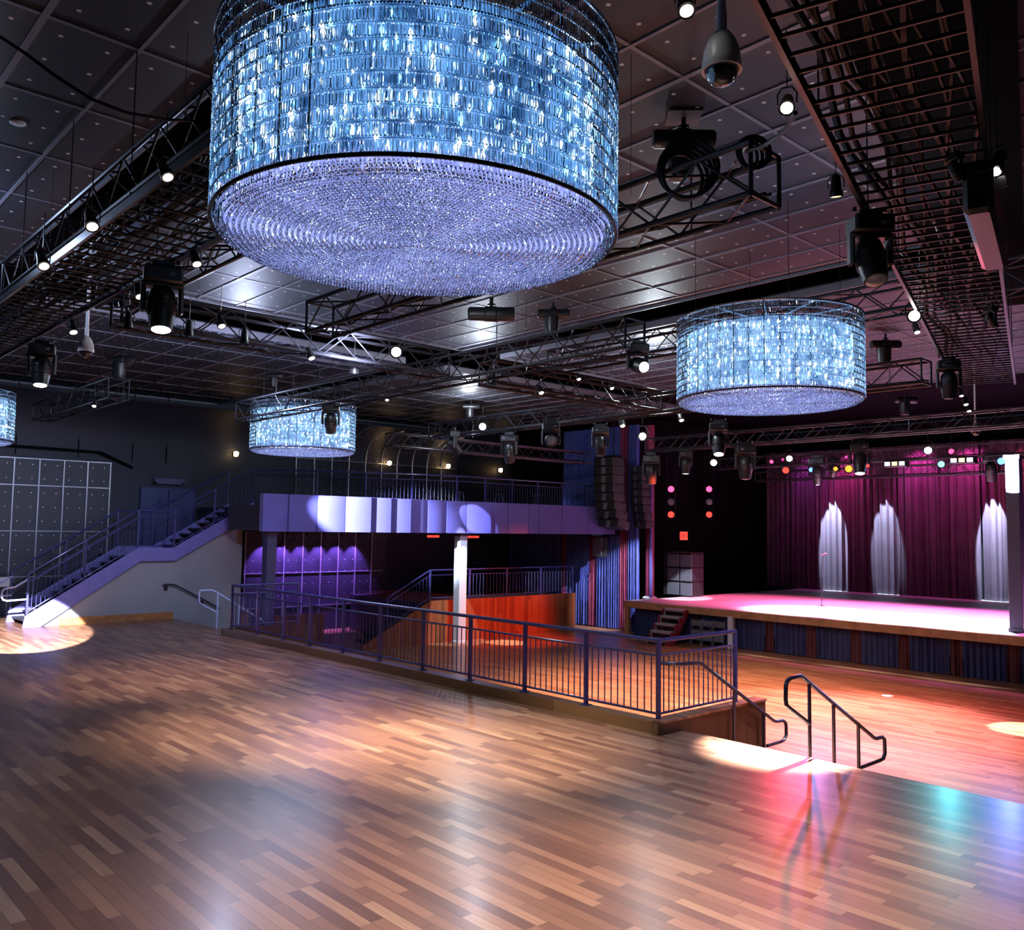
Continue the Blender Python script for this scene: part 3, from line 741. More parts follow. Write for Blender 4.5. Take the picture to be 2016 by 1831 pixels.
# folded chairs leaning under the stage edge
def folded_chair(loc, label, rz):
    t = thing('folding_chair', label, 'chair', loc, 'folded chairs under the stage edge', rz)
    ORG[t.name] = V((0, 0, 0))
    for s in (-.21, .21):
        mb = MB(); mb.tube([(s, .0, .0), (s, .1, .86), (s*.9, .11, .9)], .012, 6); part('leg', mb, MT['chair'], t, local=True)
        mb = MB(); mb.tube([(s*.85, .06, .02), (s*.85, .02, .62)], .011, 6); part('leg', mb, MT['chair'], t, local=True)
    mb = MB(); mb.bbox((0, .035, .36), (.38, .025, .36), .02); part('seat', mb, MT['chair'], t, local=True)
    mb = MB(); mb.bbox((0, .09, .76), (.4, .02, .2), .02); part('backrest', mb, MT['chair'], t, local=True)
for k in range(3): folded_chair((25.0+.05*k, 17.9-.42*k, ZL), ['folded grey chair leaning beside the portable steps', 'folded grey chair between two others under the stage edge', 'folded grey chair nearest the white stage leg'][k], -PI/2)

# microphone on its stand
ms = thing('microphone_stand', 'thin microphone stand with a boom, alone on the lit stage', 'microphone stand', (28.26, 15.0, ZS))
mx, my = 28.26, 15.0
for a in range(3):
    t_ = 2*PI*a/3+.4; mb = MB(); mb.tube([(mx, my, ZS+.16), (mx+.3*math.cos(t_), my+.3*math.sin(t_), ZS+.01)], .009, 6); part('leg', mb, MT['blackmetal'], ms)
bar('pole', (mx, my, ZS+.1), (mx, my, ZS+1.1), .011, MT['blackmetal'], ms)
bar('boom', (mx, my+.02, ZS+1.0), (mx, my-.08, ZS+1.85), .009, MT['blackmetal'], ms)
mb = MB(); mb.lathe([(.0, -.03), (.022, -.03), (.022, .03), (0, .03)], 8, c=(mx, my, ZS+1.07)); part('clutch', mb, MT['blackmetal'], ms)
R = Matrix.Rotation(math.radians(70), 3, 'X')
mb = MB(); mb.lathe([(0, -.1), (.014, -.1), (.018, .02), (.032, .05), (.036, .08), (.026, .11), (0, .125)], 10, R=R, c=(mx, my-.1, ZS+1.88)); part('microphone', mb, MT['redd'], ms)

# loudspeakers
la = thing('hanging_loudspeaker_array', 'curved column of black loudspeakers hanging over the balcony end', 'loudspeaker', (25, 21.9, 5.6))
for k in range(8):
    ang = .0 if k < 3 else -.05*(k-2); z = 5.35-.335*k; off = 0.0 if k < 3 else .012*(k-2)**2
    R = Matrix.Rotation(math.radians(-4), 3, 'Z') @ Matrix.Rotation(-ang, 3, 'Y')
    mb = MB(); mb.bbox((25.0+off, 21.83, z), (.62, 1.06, .32), .02, R=R); c_ = part('cabinet', mb, MT['spk'], la, smooth=0)
    mb = MB(); mb.bbox((24.68+off, 21.83, z), (.02, .2, .27), .006, R=R); part('horn_grille', mb, MT['chair'], c_, smooth=0)
mb = MB(); mb.box((25.0, 21.83, 5.56), (.5, .9, .05)); mb.tube([(25, 21.6, 5.58), (25, 21.6, 7.2)], .02, 6); mb.tube([(25, 22.3, 5.58), (25, 22.3, 7.2)], .02, 6); part('hanging_frame', mb, MT['blackmetal'], la)
lb2 = thing('hanging_loudspeaker_array', 'second, slimmer loudspeaker column just right of the curved one', 'loudspeaker', (26.2, 21.3, 5.3))
for k in range(8):
    z = 5.1-.3*k; mb = MB(); mb.bbox((26.1+.01*max(0, k-2)**2, 21.2, z), (.5, .55, .285), .015); c_ = part('cabinet', mb, MT['spk'], lb2, smooth=0)
    mb = MB(); mb.bbox((25.83+.01*max(0, k-2)**2, 21.25, z), (.02, .12, .2), .006); part('horn_grille', mb, MT['columnblue'], c_, smooth=0)
wsn = thing('wall_speaker', 'small grey loudspeaker box on the blue curtain under the balcony', 'loudspeaker', (26.0, 22.9, 1.7))
mb = MB(); mb.bbox((25.95, 23.1, 2.1), (.35, .5, .8), .03); part('cabinet', mb, MT['spk'], wsn, smooth=0)
mb = MB(); mb.bbox((25.765, 23.1, 2.1), (.02, .46, .76), .01); part('grille', mb, MT['grille'], wsn, smooth=0)
mb = MB(); mb.box((26.2, 23.1, 2.1), (.25, .08, .1)); part('bracket', mb, MT['blackmetal'], wsn, smooth=0)
sb = thing('subwoofer_stack', 'tall grey speaker stack standing on the stage by the left column', 'loudspeaker', (29, 21.6, ZS))
for k in range(3):
    z = ZS+.02+.57*k
    mb = MB(); mb.bbox((29.3, 21.55, z+.28), (.9, 1.36, .55), .02); c_ = part('cabinet', mb, MT['spk'], sb, smooth=0)
    for s in (-.34, .34):
        mb = MB(); mb.bbox((28.84, 21.4+s*.95, z+.28), (.03, .58, .5), .015); part('grille', mb, MT['grille'], c_, smooth=0)
mb = MB(); mb.box((29.3, 21.55, ZS+1.75), (.92, 1.38, .03)); part('lid', mb, MT['spk'], sb, smooth=0)
sb2 = thing('subwoofer_stack', 'dark speaker box standing behind the right stage column', 'loudspeaker', (29.5, 7.4, ZS))
mb = MB(); mb.bbox((29.8, 8.2, ZS+.95), (.9, .9, 1.9), .02); part('cabinet', mb, MT['spk'], sb2, smooth=0)
mb = MB(); mb.bbox((29.34, 8.2, ZS+.95), (.03, .8, 1.75), .015); part('grille', mb, MT['spk'], sb2, smooth=0)

# signs
def letter_mesh(txt, size, m):
    cu = bpy.data.curves.new('lettering', 'FONT'); cu.body = txt; cu.size = size; cu.extrude = .003; cu.align_x = 'CENTER'; cu.align_y = 'CENTER'
    cu.materials.append(m); tmp = bpy.data.objects.new('lettering_curve', cu); COL.objects.link(tmp); bpy.context.view_layer.update()
    me = bpy.data.meshes.new_from_object(tmp.evaluated_get(bpy.context.evaluated_depsgraph_get())); bpy.data.objects.remove(tmp)
    o = bpy.data.objects.new('lettering', me); COL.objects.link(o); return o
def exit_sign(loc, rz, label, w=.36, h=.24):
    t = thing('exit_sign', label, 'sign', loc, None, rz); ORG[t.name] = V((0, 0, 0))
    mb = MB(); mb.bbox((0, 0, 0), (w, .06, h), .01); part('housing', mb, MT['blackmetal'], t, local=True, smooth=0)
    mb = MB(); mb.box((0, -.032, 0), (w-.04, .006, h-.04)); part('panel', mb, lens('exitred'), t, local=True, smooth=0)
    o = letter_mesh('EXIT', h*.62, MT['stepside']); o.parent = t; o.location = (0, -.038, 0); o.rotation_euler = (PI/2, 0, 0)
p = at(1345, 1055, 'y', 23.4); exit_sign(p, 0, 'red EXIT sign in the dark left corner of the stage', .6, .4)
p = at(852, 1056, 'y', 27.0); exit_sign(p, 0, 'red EXIT sign under the balcony, left of the white column', .62, .12)
p = at(931, 1057, 'y', 27.0); exit_sign(p, 0, 'red EXIT sign under the balcony, right of the white column', .62, .12)
# ================================================================== CHANDELIERS
RCH, HCH = 1.24, 1.17
def rod_geo(mb, p, ang, w, h, tilt=0.0, n=6, ta=0.0):
    """faceted crystal rod with pointed ends"""
    R = Matrix.Rotation(ta, 3, 'Z') @ Matrix.Rotation(tilt, 3, 'X') @ Matrix.Rotation(ang-ta, 3, 'Z')
    vs = [R @ V((0, 0, -h/2))]
    for z, r in ((-h/2+.012, w/2), (h/2-.012, w/2)):
        vs += [R @ V((r*math.cos(2*PI*k/n), r*.8*math.sin(2*PI*k/n), z)) for k in range(n)]
    vs.append(R @ V((0, 0, h/2)))
    fs = [(0, 1+(k+1) % n, 1+k) for k in range(n)] + [(1+k, 1+(k+1) % n, 1+n+(k+1) % n, 1+n+k) for k in range(n)] + [(1+2*n, 1+n+k, 1+n+(k+1) % n) for k in range(n)]
    mb.add([q+V(p) for q in vs], fs)
def drop_geo(mb, p, ang, w, h, n=5):
    vs = [V((0, 0, -h*.42))] + [V((w/2*math.cos(2*PI*k/n+ang), w/2*math.sin(2*PI*k/n+ang), -.1*h)) for k in range(n)] + [V((0, 0, h*.58))]
    fs = [(0, 1+(k+1) % n, 1+k) for k in range(n)] + [(n+1, 1+k, 1+(k+1) % n) for k in range(n)]
    mb.add([q+V(p) for q in vs], fs)
rods, drops = [], []
NROW, NROD = 13, 430
dh_ = (HCH-.07)/NROW
for r_ in range(NROW):
    for k in range(NROD):
        if rnd.random() < .012: continue
        t = 2*PI*(k+.5*(r_ % 2)*0)/NROD
        rods.append((t, .07+dh_*(r_+.5), rnd.uniform(0, PI), rnd.gauss(0, .05), rnd.uniform(.85, 1.08)))
NR = 36
for j in range(NR):
    r = .05+(RCH-.05)*j/(NR-1); n = max(8, int(2*PI*r/.0235))
    for k in range(n):
        if rnd.random() < .02: continue
        zz = .03 + (.05*max(0, (r-1.12)/.12)**2) + rnd.uniform(-.003, .003)
        drops.append((r, 2*PI*(k+.5*(j % 2))/n, zz, rnd.uniform(0, 1.3)))
MESH = {}
def ch_mesh(name, mb, m, smooth=0): MESH[name] = mb.mesh(name, m, (0, 0, 0), smooth); return MESH[name]
mb = MB(); rod_geo(mb, (0, 0, 0), 0, .0185, dh_*.93); ch_mesh('crystal_rod', mb, MT['crystal'])
mb = MB(); drop_geo(mb, (0, 0, 0), 0, .02, .06); ch_mesh('crystal_drop', mb, MT['crystal'])
def rod_pos(q): return V((RCH*math.cos(q[0]), RCH*math.sin(q[0]), q[1]))
def drop_pos(q): return V((q[0]*math.cos(q[1]), q[0]*math.sin(q[1]), q[2]))
mb = MB()
for z in [.07+dh_*i for i in range(1, NROW)]: mb.tube([((RCH+.0)*math.cos(2*PI*k/72), (RCH+.0)*math.sin(2*PI*k/72), z) for k in range(72)], .0016, 4, closed=True)
for k in range(24): a = 2*PI*k/40; mb.tube([((RCH-.025)*math.cos(a), (RCH-.025)*math.sin(a), .07), ((RCH-.025)*math.cos(a), (RCH-.025)*math.sin(a), HCH)], .006, 4)
ch_mesh('hanging_frame', mb, MT['darkring'], .6)
mb = MB(); mb.tube([(RCH*math.cos(2*PI*k/96), RCH*math.sin(2*PI*k/96), .072) for k in range(96)], .012, 6, closed=True); ch_mesh('lower_ring', mb, MT['darkring'], .6)
mb = MB(); mb.tube([(RCH*math.cos(2*PI*k/96), RCH*math.sin(2*PI*k/96), HCH+.01) for k in range(96)], .014, 6, closed=True)
for k in range(6): a = PI*k/6; mb.tube([(RCH*math.cos(a), RCH*math.sin(a), HCH), (-RCH*math.cos(a), -RCH*math.sin(a), HCH)], .015, 6)
ch_mesh('top_ring', mb, MT['chrome'], .6)
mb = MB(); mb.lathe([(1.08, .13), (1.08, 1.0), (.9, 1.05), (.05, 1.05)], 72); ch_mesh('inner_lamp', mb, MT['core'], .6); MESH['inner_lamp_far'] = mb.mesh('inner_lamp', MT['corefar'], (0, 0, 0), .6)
mb = MB(); mb.lathe([(.02, .095), (1.17, .095)], 72); mb.lathe([(1.17, .095), (1.17, .115), (.02, .115)], 72); ch_mesh('underside_lamp', mb, MT['coredisc'], .6)
mb = MB(); mc = MB()
for i in range(11):
    for k in range(84):
        if rnd.random() < .35: continue
        a = 2*PI*(k+rnd.uniform(-.4, .4))/84; z = .17+.078*i+rnd.uniform(-.025, .025); s = rnd.uniform(.006, .02)
        tgt = mb if rnd.random() < .7 else mc
        o = len(tgt.v); c = V((1.09*math.cos(a), 1.09*math.sin(a), z))
        tgt.add([c+V(d)*s for d in ((1, 0, 0), (0, 1, 0), (-1, 0, 0), (0, -1, 0), (0, 0, 2.2), (0, 0, -2.2))], [(0,1,4),(1,2,4),(2,3,4),(3,0,4),(1,0,5),(2,1,5),(3,2,5),(0,3,5)])
for i in range(420):
    r = 1.12*math.sqrt(rnd.random()); a = rnd.uniform(0, 2*PI); c = V((r*math.cos(a), r*math.sin(a), .088)); s = .007
    mb.add([c+V(d)*s for d in ((1, 0, 0), (0, 1, 0), (-1, 0, 0), (0, -1, 0), (0, 0, 1), (0, 0, -1))], [(0,1,4),(1,2,4),(2,3,4),(3,0,4),(1,0,5),(2,1,5),(3,2,5),(0,3,5)])
ch_mesh('lamp_points', mb, MT['led'], 0); ch_mesh('cyan_lamp_points', mc, MT['ledcyan'], 0)
mb = MB()
mb.tube([(0, 0, HCH), (0, 0, 2.5)], .004, 6); ch_mesh('suspension_wire', mb, MT['blackmetal'], .6)


def child(name, me, parent, loc=None, rot=None, stuff=False):
    o = bpy.data.objects.new(name, me); COL.objects.link(o); o.parent = parent
    if loc is not None: o.location = loc
    if rot is not None: o.rotation_euler = rot
    if stuff: o['kind'] = 'stuff'
    return o
def chandelier(loc, label, individuals, rz=0.0):
    t = thing('crystal_chandelier', label, 'chandelier', loc, None, rz)
    for nm in ('top_ring', 'lower_ring', 'hanging_frame', 'inner_lamp', 'underside_lamp', 'lamp_points', 'cyan_lamp_points'):
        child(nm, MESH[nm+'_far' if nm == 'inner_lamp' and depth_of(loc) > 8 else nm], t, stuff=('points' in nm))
    for k in range(4): child('suspension_wire', MESH['suspension_wire'], t, (math.cos(PI*k/2+.3), math.sin(PI*k/2+.3), 0))
    # the rods and drops turned towards the camera, one by one; the rest as masses
    ca = math.atan2(CAM.y-loc[1], CAM.x-loc[0])-rz
    def face(q): return abs((q[0]-ca+PI) % (2*PI)-PI) + abs(q[1]-.4)*.5
    ro = sorted(rods, key=face); dr_ = sorted(drops, key=lambda q: (drop_pos(q)-V((1.0*math.cos(ca), 1.0*math.sin(ca), 0))).length)
    n = 100 if individuals else 0
    for q in ro[:n]: child('crystal_rod', MESH['crystal_rod'], t, rod_pos(q), (q[3], 0, q[2]))
    for q in dr_[:n]: child('crystal_drop', MESH['crystal_drop'], t, drop_pos(q), (0, 0, q[3]))
    if individuals or 'curtain' not in MESH:
        mb = MB()
        for q in ro[n:]: rod_geo(mb, rod_pos(q), q[2], .0185*q[4], dh_*.93, q[3], ta=q[0])
        a = mb.mesh('crystal_curtain', MT['crystal'], (0, 0, 0), 0)
        mb = MB()
        for q in dr_[n:]: drop_geo(mb, drop_pos(q), q[3], .02, .06)
        b = mb.mesh('crystal_drops', MT['crystal'], (0, 0, 0), 0)
        if not individuals: MESH['curtain'] = a; MESH['dropsall'] = b
    else: a, b = MESH['curtain'], MESH['dropsall']
    child('crystal_curtain', a, t, stuff=True); child('crystal_drops', b, t, stuff=True)
    return t
chandelier((3.163, 4.359, 4.5), 'huge crystal drum chandelier, by far the nearest, cut off by the top of the photo', True)
chandelier((10.646, 6.396, 4.5), 'crystal drum chandelier hanging on the stage side, its whole drum in view', True, .5)
chandelier((10.452, 18.921, 4.5), 'small far crystal chandelier partly hidden by a truss, near the staircase top', False, 1.1)
P4 = at(8, 868, 'z', 4.55); P4 = P4 - rgt*1.22; chandelier((P4.x, P4.y, 4.5), 'crystal chandelier of which only a sliver shows at the left picture edge', False, 2.0)

# ================================================================== TRUSSES
def truss(p0, p1, label, size=.4, z=5.3, seg=.46, group='lighting trusses', width=None, r=.026):
    """box truss; p0,p1 = plan ends of the near lower chord side, grows to the far side and up"""
    a, b = V((p0[0], p0[1], z)), V((p1[0], p1[1], z)); d = (b-a).normalized(); nrm = V((-d.y, d.x, 0))
    if nrm.dot(a.lerp(b, .5)-CAM) < 0: nrm = -nrm
    w = width or size; up = V((0, 0, size))
    t = thing('lighting_truss', label, 'truss', a.lerp(b, .5)+nrm*w/2, group); m = MT['truss']
    cs = [V(), nrm*w, up, nrm*w+up]
    for c in cs: bar('chord', a+c, b+c, r, m, t, n=8)
    L_ = (b-a).length; n = max(2, round(L_/seg)); nb = 0
    P = lambda i: a.lerp(b, i/n)
    faces = [(cs[0], cs[2]), (cs[1], cs[3]), (cs[0], cs[1]), (cs[2], cs[3])]
    spare = MB()
    for i in range(n):
        for f, (u, v) in enumerate(faces):
            q0, q1 = (P(i)+u, P(i+1)+v) if i % 2 == 0 else (P(i)+v, P(i+1)+u)
            if nb < 92: bar('brace', q0, q1, .011, m, t, n=6); nb += 1
            else: spare.tube([q0, q1], .011, 6)
    for e in (a, b):
        for u, v in faces: bar('end_bar', e+u, e+v, .018, m, t, n=6)
    if spare.v: o = part('braces', spare, m, t); o['kind'] = 'stuff'
    # hanging cables up to the ceiling and a cable run lying along it
    for f in (.2, .8):
        p = a.lerp(b, f)+nrm*w/2+up; mb = MB(); mb.tube([p, V((p.x, p.y, 7.0))], .0025, 5); part('hanging_wire', mb, MT['cable'], t)
    mb = MB(); pts = []
    for k in range(25):
        p = a.lerp(b, k/24)+nrm*w*(.5+.2*math.sin(k*2.1)); p.z = z+.05+.03*abs(math.sin(k*1.3)); pts.append(p)
    mb.tube(pts, .018, 5); mb.tube([p+nrm*.08+V((0, 0, .02)) for p in pts], .014, 5); part('cable_run', mb, MT['cable'], t)
    return t
truss((5.6, 3.5), (5.6, 10.15), 'black lighting truss passing behind the huge near chandelier')
truss((8.75, 7.37), (8.75, 19.0), 'long black lighting truss in front of the small far chandelier', z=5.18)
truss((12.2, 3.6), (12.2, 12.3), 'black lighting truss just above the stage-side chandelier', z=5.95)
truss((14.75, 6.0), (14.75, 19.6), 'black lighting truss seen through bright back-light behind the stage-side chandelier')
truss((21.9, 3.0), (21.9, 17.6), 'black lighting truss across the room in front of the stage, below the stage-side chandelier')
truss((5.75, 18.4), (5.75, 24.0), 'short black lighting truss at the far left, end frame toward the room')
truss((3.65, 11.3), (8.9, 11.3), 'black lighting truss running crosswise on the left, with small lamps under it')
truss((9.9, 11.3), (14.6, 11.3), 'black lighting truss running crosswise in the centre, against the brightly lit ceiling')
truss((2.58, 5.92), (2.58, 12.6), 'black lighting truss left of the overhead cable ladder', z=5.7)
truss((3.76, 7.4), (3.76, 12.7), 'black lighting truss between the left cable ladder and the near chandelier', z=5.75)
truss((15.2, 22.0), (24.1, 22.0), 'dark lighting truss above the balcony front', z=5.25)
truss((28.9, 4.5), (28.9, 19.8), 'lighting truss above the stage carrying the coloured lamps', z=5.22)
truss((33.0, 4.5), (33.0, 20.5), 'rearmost lighting truss above the stage, near the back curtain', z=4.95)

# overhead cable ladders
def ladder(p0, p1, w, z, label, gap, side, nc=9, r=.03):
    a, b = V((*p0, z)), V((*p1, z)); d = (b-a).normalized(); nrm = V((-d.y, d.x, 0))*side
    t = thing('cable_ladder', label, 'cable ladder', a.lerp(b, .5)+nrm*w/2); m = MT['truss']
    for c in (0, w): bar('side_rail', a+nrm*c, b+nrm*c, r, m, t, square=(r*.5, r*1.4))
    bar('centre_rod', a+nrm*w*.5+V((0, 0, .03)), b+nrm*w*.5+V((0, 0, .03)), .008, m, t)
    n = int((b-a).length/gap)
    for k in range(min(n, 96)):
        p = a+d*(gap*(k+.5)); bar('rung', p, p+nrm*w, .013, m, t, n=6)
    rr = random.Random(int(w*1000))
    for i in range(nc):
        off = w*(.1+.8*i/(nc-1)) if nc > 1 else w/2; pts = []; ph = rr.uniform(0, 6)
        for k in range(40):
            p = a.lerp(b, k/39)+nrm*(off+.05*math.sin(k*.9+ph)); p.z = z+.05+.05*abs(math.sin(k*1.7+ph)); pts.append(p)
        mb = MB(); mb.tube(pts, rr.uniform(.012, .03), 5); part('cable', mb, MT['cable'], t)
    for k in range(1, 8):
        p = a.lerp(b, k/8)
        for c in (0, w): bar('hanger', p+nrm*c, V((*(p+nrm*c).xy, 7.0)), .006, MT['blackmetal'], t, n=6)
    return t
ladder((1.3, 1.5), (15.5, 5.72), .86, 5.3, 'long black cable ladder slanting overhead at the right', .2, -1, 11)
ladder((3.48, 6.0), (3.48, 20.8), .92, 5.6, 'black cable ladder overhead at the left, behind the bright spotlights', .24, 1, 9)

# ================================================================== FIXTURES
def depth_of(p): return (V(p)-CAM).dot(fwd)
def moving_head(px, py, z, hpx, d, ln, label, group='moving head lamps', plan=None, yaw=None):
    """moving-head lamp hung by its base from a truss; local origin = hanging point, 1 unit tall"""
    loc = at(px, py, 'z', z) if plan is None else V(plan); s = hpx*depth_of(loc)/FPX
    d = V(d).normalized(); yw = math.atan2(d.y, d.x) if yaw is None else yaw
    t = thing('moving_head_spotlight', label, 'stage lamp', loc, group); ORG[t.name] = V(loc)
    Rz = Matrix.Rotation(yw, 3, 'Z'); W = lambda v: V(loc)+(Rz @ V(v))*s
    mb = MB(); mb.bbox(W((0, 0, -.19)), (.38*s, .52*s, .24*s), .03*s, R=Rz); mb.box(W((0, 0, -.03)), (.1*s, .3*s, .1*s), R=Rz)
    for k in (-.2, .2): mb.tube([W((0, k, .0)), W((0, k, .06))], .03*s, 8)
    part('base', mb, MT['black'], t)
    mb = MB()
    for k in (-1, 1): mb.bbox(W((0, k*.25, -.5)), (.16*s, .07*s, .46*s), .03*s, R=Rz)
    mb.bbox(W((0, 0, -.33)), (.2*s, .54*s, .06*s), .02*s, R=Rz); part('yoke', mb, MT['black'], t)
    tilt = math.acos(max(-1, min(1, -d.z)))
    Rh = Rz @ Matrix.Rotation(-tilt, 3, 'Y'); c = W((0, 0, -.6))
    mb = MB(); mb.lathe([(0, .26*s), (.11*s, .25*s), (.17*s, .18*s), (.19*s, .05*s), (.19*s, -.1*s), (.165*s, -.3*s), (.15*s, -.39*s), (.12*s, -.39*s)], 18, R=Rh, c=c)
    for k in range(4): mb.lathe([(.195*s, (.02-.05*k)*s), (.2*s, (.01-.05*k)*s), (.195*s, (.0-.05*k)*s)], 18, R=Rh, c=c)
    h = part('head', mb, MT['black'], t)
    mb = MB(); mb.lathe([(0, -.42*s), (.07*s, -.415*s), (.13*s, -.392*s)], 18, R=Rh, c=c); part('lens', mb, lens(ln), h)
    for k in (-.195, .195): mb = MB(); mb.bbox(W((k, .12, -.19)), (.01*s, .08*s, .05*s), .002, R=Rz); part('display', mb, MT['grille'], t, smooth=0)
    return t, c, d
def par_can(px, py, z, dpx, d, ln, label, group='small spotlights', plan=None, doors=False, arm=.35, fl=1.6):
    """par can: flared body, lit lens, U bracket; px,py mark the lens"""
    loc = at(px, py, 'z', z) if plan is None else V(plan); s = dpx*depth_of(loc)/FPX
    d = V(d).normalized(); q = d.to_track_quat('-Z', 'Y').to_matrix()
    t = thing('par_spotlight', label, 'spotlight', loc, group); ORG[t.name] = V(loc)
    mb = MB(); mb.lathe([(.5*s, .02*s), (.54*s, .0), (.54*s, .06*s), (.5*s, .5*s), (.44*s, .6*s), (.36*s, fl*s), (.2*s, (fl+.2)*s), (0, (fl+.22)*s)], 18, R=q, c=loc); part('can', mb, MT['black'], t)
    mb = MB(); mb.lathe([(0, -.03*s), (.3*s, .0), (.49*s, .04*s)], 18, R=q, c=loc); part('lens', mb, lens(ln), t)
    X = q @ V((1, 0, 0)); c = V(loc)+q @ V((0, 0, .7*s)); top = V((c.x, c.y, c.z+1.15*s))
    mb = MB(); mb.tube([c+X*.6*s, c+X*.62*s+V((0, 0, .7*s)), top+X*.3*s, top, top-X*.3*s, c-X*.62*s+V((0, 0, .7*s)), c-X*.6*s], .05*s, 6); mb.tube([top, top+V((0, 0, arm))], .04*s, 6); part('bracket', mb, MT['blackmetal'], t)
    if doors:
        for k in range(4):
            Rk = q @ Matrix.Rotation(k*PI/2, 3, 'Z') @ Matrix.Translation((.62*s, 0, -.35*s)).to_3x3()
            mb = MB(); u = q @ Matrix.Rotation(k*PI/2, 3, 'Z')
            pts = [(.52, -.42, 0), (.52, .42, 0), (.85, .6, -.75), (.85, -.6, -.75)]
            vs = [V(loc)+u @ (V(p)*s) for p in pts]; nn = (u @ V((.05*s, 0, .02*s)))
            mb.add(vs+[v+nn for v in vs], [(0,1,2,3),(7,6,5,4),(0,4,5,1),(1,5,6,2),(2,6,7,3),(3,7,4,0)]); part('barn_door', mb, MT['blackmetal'], t, smooth=0)
    return t
def chain_hoist(px, py, wpx, label, z=7.0, plate=False, ang=0.0, bag=True):
    """chain motor hung on a hook below the ceiling: px,py = hook on the ceiling"""
    loc = at(px, py, 'z', z-.02); s = wpx*depth_of(loc)/FPX
    t = thing('hanging_chain_hoist', label, 'chain hoist', loc, 'chain hoists under the ceiling'); ORG[t.name] = V(loc)
    R = Matrix.Rotation(math.atan2(-rgt.y, -rgt.x)+ang, 3, 'Z'); W = lambda v: V(loc)+(R @ V(v))*s
    mb = MB(); mb.tube([W((0, 0, 0)), W((0, 0, -.2))], .04*s, 6); mb.lathe([(.09*s, -.02*s), (.09*s, .02*s)], 10, c=W((0, 0, -.16))); part('hook', mb, MT['blackmetal'], t)
    mb = MB(); Rx = R @ Matrix.Rotation(PI/2, 3, 'Y'); mb.lathe([(0, -.5*s), (.13*s, -.5*s), (.155*s, -.46*s), (.155*s, -.12*s), (.17*s, -.1*s), (.17*s, .12*s), (.15*s, .14*s), (.15*s, .46*s), (.12*s, .5*s), (0, .5*s)], 16, R=Rx, c=W((0, 0, -.36))); part('motor', mb, MT['black'], t)
    mb = MB(); mb.bbox(W((.1, -.16, -.36)), (.14*s, .01*s, .08*s), .002, R=R); part('label_plate', mb, MT['label'], t, smooth=0)
    if bag:
        mb = MB(); c = W((.06, 0, -.76)); mb.lathe([(.22*s, .3*s), (.24*s, .28*s), (.23*s, -.1*s), (.18*s, -.26*s), (0, -.3*s)], 14, R=R, c=c); part('chain_bag', mb, MT['black'], t)
    mb = MB(); mb.tube([W((-.12, 0, -.5)), V((W((-.12, 0, -.5)).x, W((-.12, 0, -.5)).y, 5.75))], .012, 6); part('chain', mb, MT['chrome'], t)
    if plate:
        mb = MB(); mb.box(V(loc)+V((0, 0, .005)), (.34, .34, .02), rz=PI/4); part('ceiling_plate', mb, MT['plate'], t, smooth=0)
    return t
def dome_camera(px, py, z, dpx, label, top=7.0):
    """pendant dome camera: px,py = middle of the dome rim"""
    loc = at(px, py, 'z', z); s = dpx*depth_of(loc)/FPX
    t = thing('pendant_dome_camera', label, 'security camera', loc, 'pendant security cameras'); ORG[t.name] = V(loc)
    mb = MB(); mb.lathe([(.5*s, -.02*s), (.52*s, .05*s), (.5*s, .2*s), (.46*s, .5*s), (.36*s, .78*s), (.22*s, .98*s), (.14*s, 1.04*s), (0, 1.05*s)], 28, c=loc); part('housing', mb, MT['white'], t)
    mb = MB(); mb.lathe([(.44*s, -.02*s), (.52*s, -.03*s), (.52*s, .02*s), (.44*s, .02*s)], 28, c=loc); part('rim', mb, MT['white'], t)
    mb = MB(); mb.lathe([(.42*s*math.cos(a), -.42*s*math.sin(a)-.02*s) for a in [k*PI/2/7 for k in range(8)]], 28, c=loc); part('dome', mb, MT['domeglass'], t)
    mb = MB(); mb.lathe([(.14*s, 1.0*s), (.14*s, 1.6*s), (.115*s, 1.62*s), (.115*s, top-loc.z)], 16, c=loc); part('pole', mb, MT['white'], t)
    return t
DN = (0.02, 0.02, -1)
def toward(p, q): return V(q)-V(p)
def tocam(px, py, z): return CAM-at(px, py, 'z', z)

# moving heads
moving_head(322, 518, 5.28, 138, (-.06, -.2, -1), 'white', 'large moving head lamp pointing down, hanging from the cable ladder left of the near chandelier')
moving_head(84, 672, 5.28, 90, (-.06, -.2, -1), 'white', 'moving head lamp pointing down near the left picture edge')
moving_head(1712, 418, 5.25, 150, (-.25, -.35, -1), 'off', 'large unlit moving head lamp at the near edge of the slanting cable ladder', yaw=-2.3)
moving_head(652, 792, 5.28, 62, (.3, .4, -1), 'off', 'dark moving head lamp hanging in front of the small far chandelier')
moving_head(1255, 672, 5.3, 78, tuple(tocam(1255, 700, 5.1)+V((0, 0, -1.5))), 'white', 'brightly shining moving head lamp at the end of the long truss', yaw=-2.0)
moving_head(1867, 705, 5.25, 80, (.2, .1, -1), 'off', 'unlit moving head lamp at the far part of the slanting cable ladder')
moving_head(1415, 828, 5.3, 70, (-.3, -.2, -1), 'warmwhite', 'slim moving head lamp below the stage-side chandelier, glowing at its lower end')
moving_head(1467, 872, 5.28, 72, DN, 'off', 'grey unlit moving head lamp hanging from the stage-front truss')
moving_head(1692, 868, 5.28, 66, (-.2, -.1, -1), 'warmwhite', 'moving head lamp with a glowing end, over the middle of the stage')
moving_head(1608, 898, 5.0, 56, (.3, .1, -1), 'white', 'dark moving head lamp over the left light arch on the back curtain', plan=tuple(at(1608, 898, 'x', 29.1)))
moving_head(1628, 902, 5.0, 40, (.4, .4, -.8), 'off', 'dark moving head lamp just right of the one over the left light arch', plan=tuple(at(1642, 900, 'x', 29.4)))
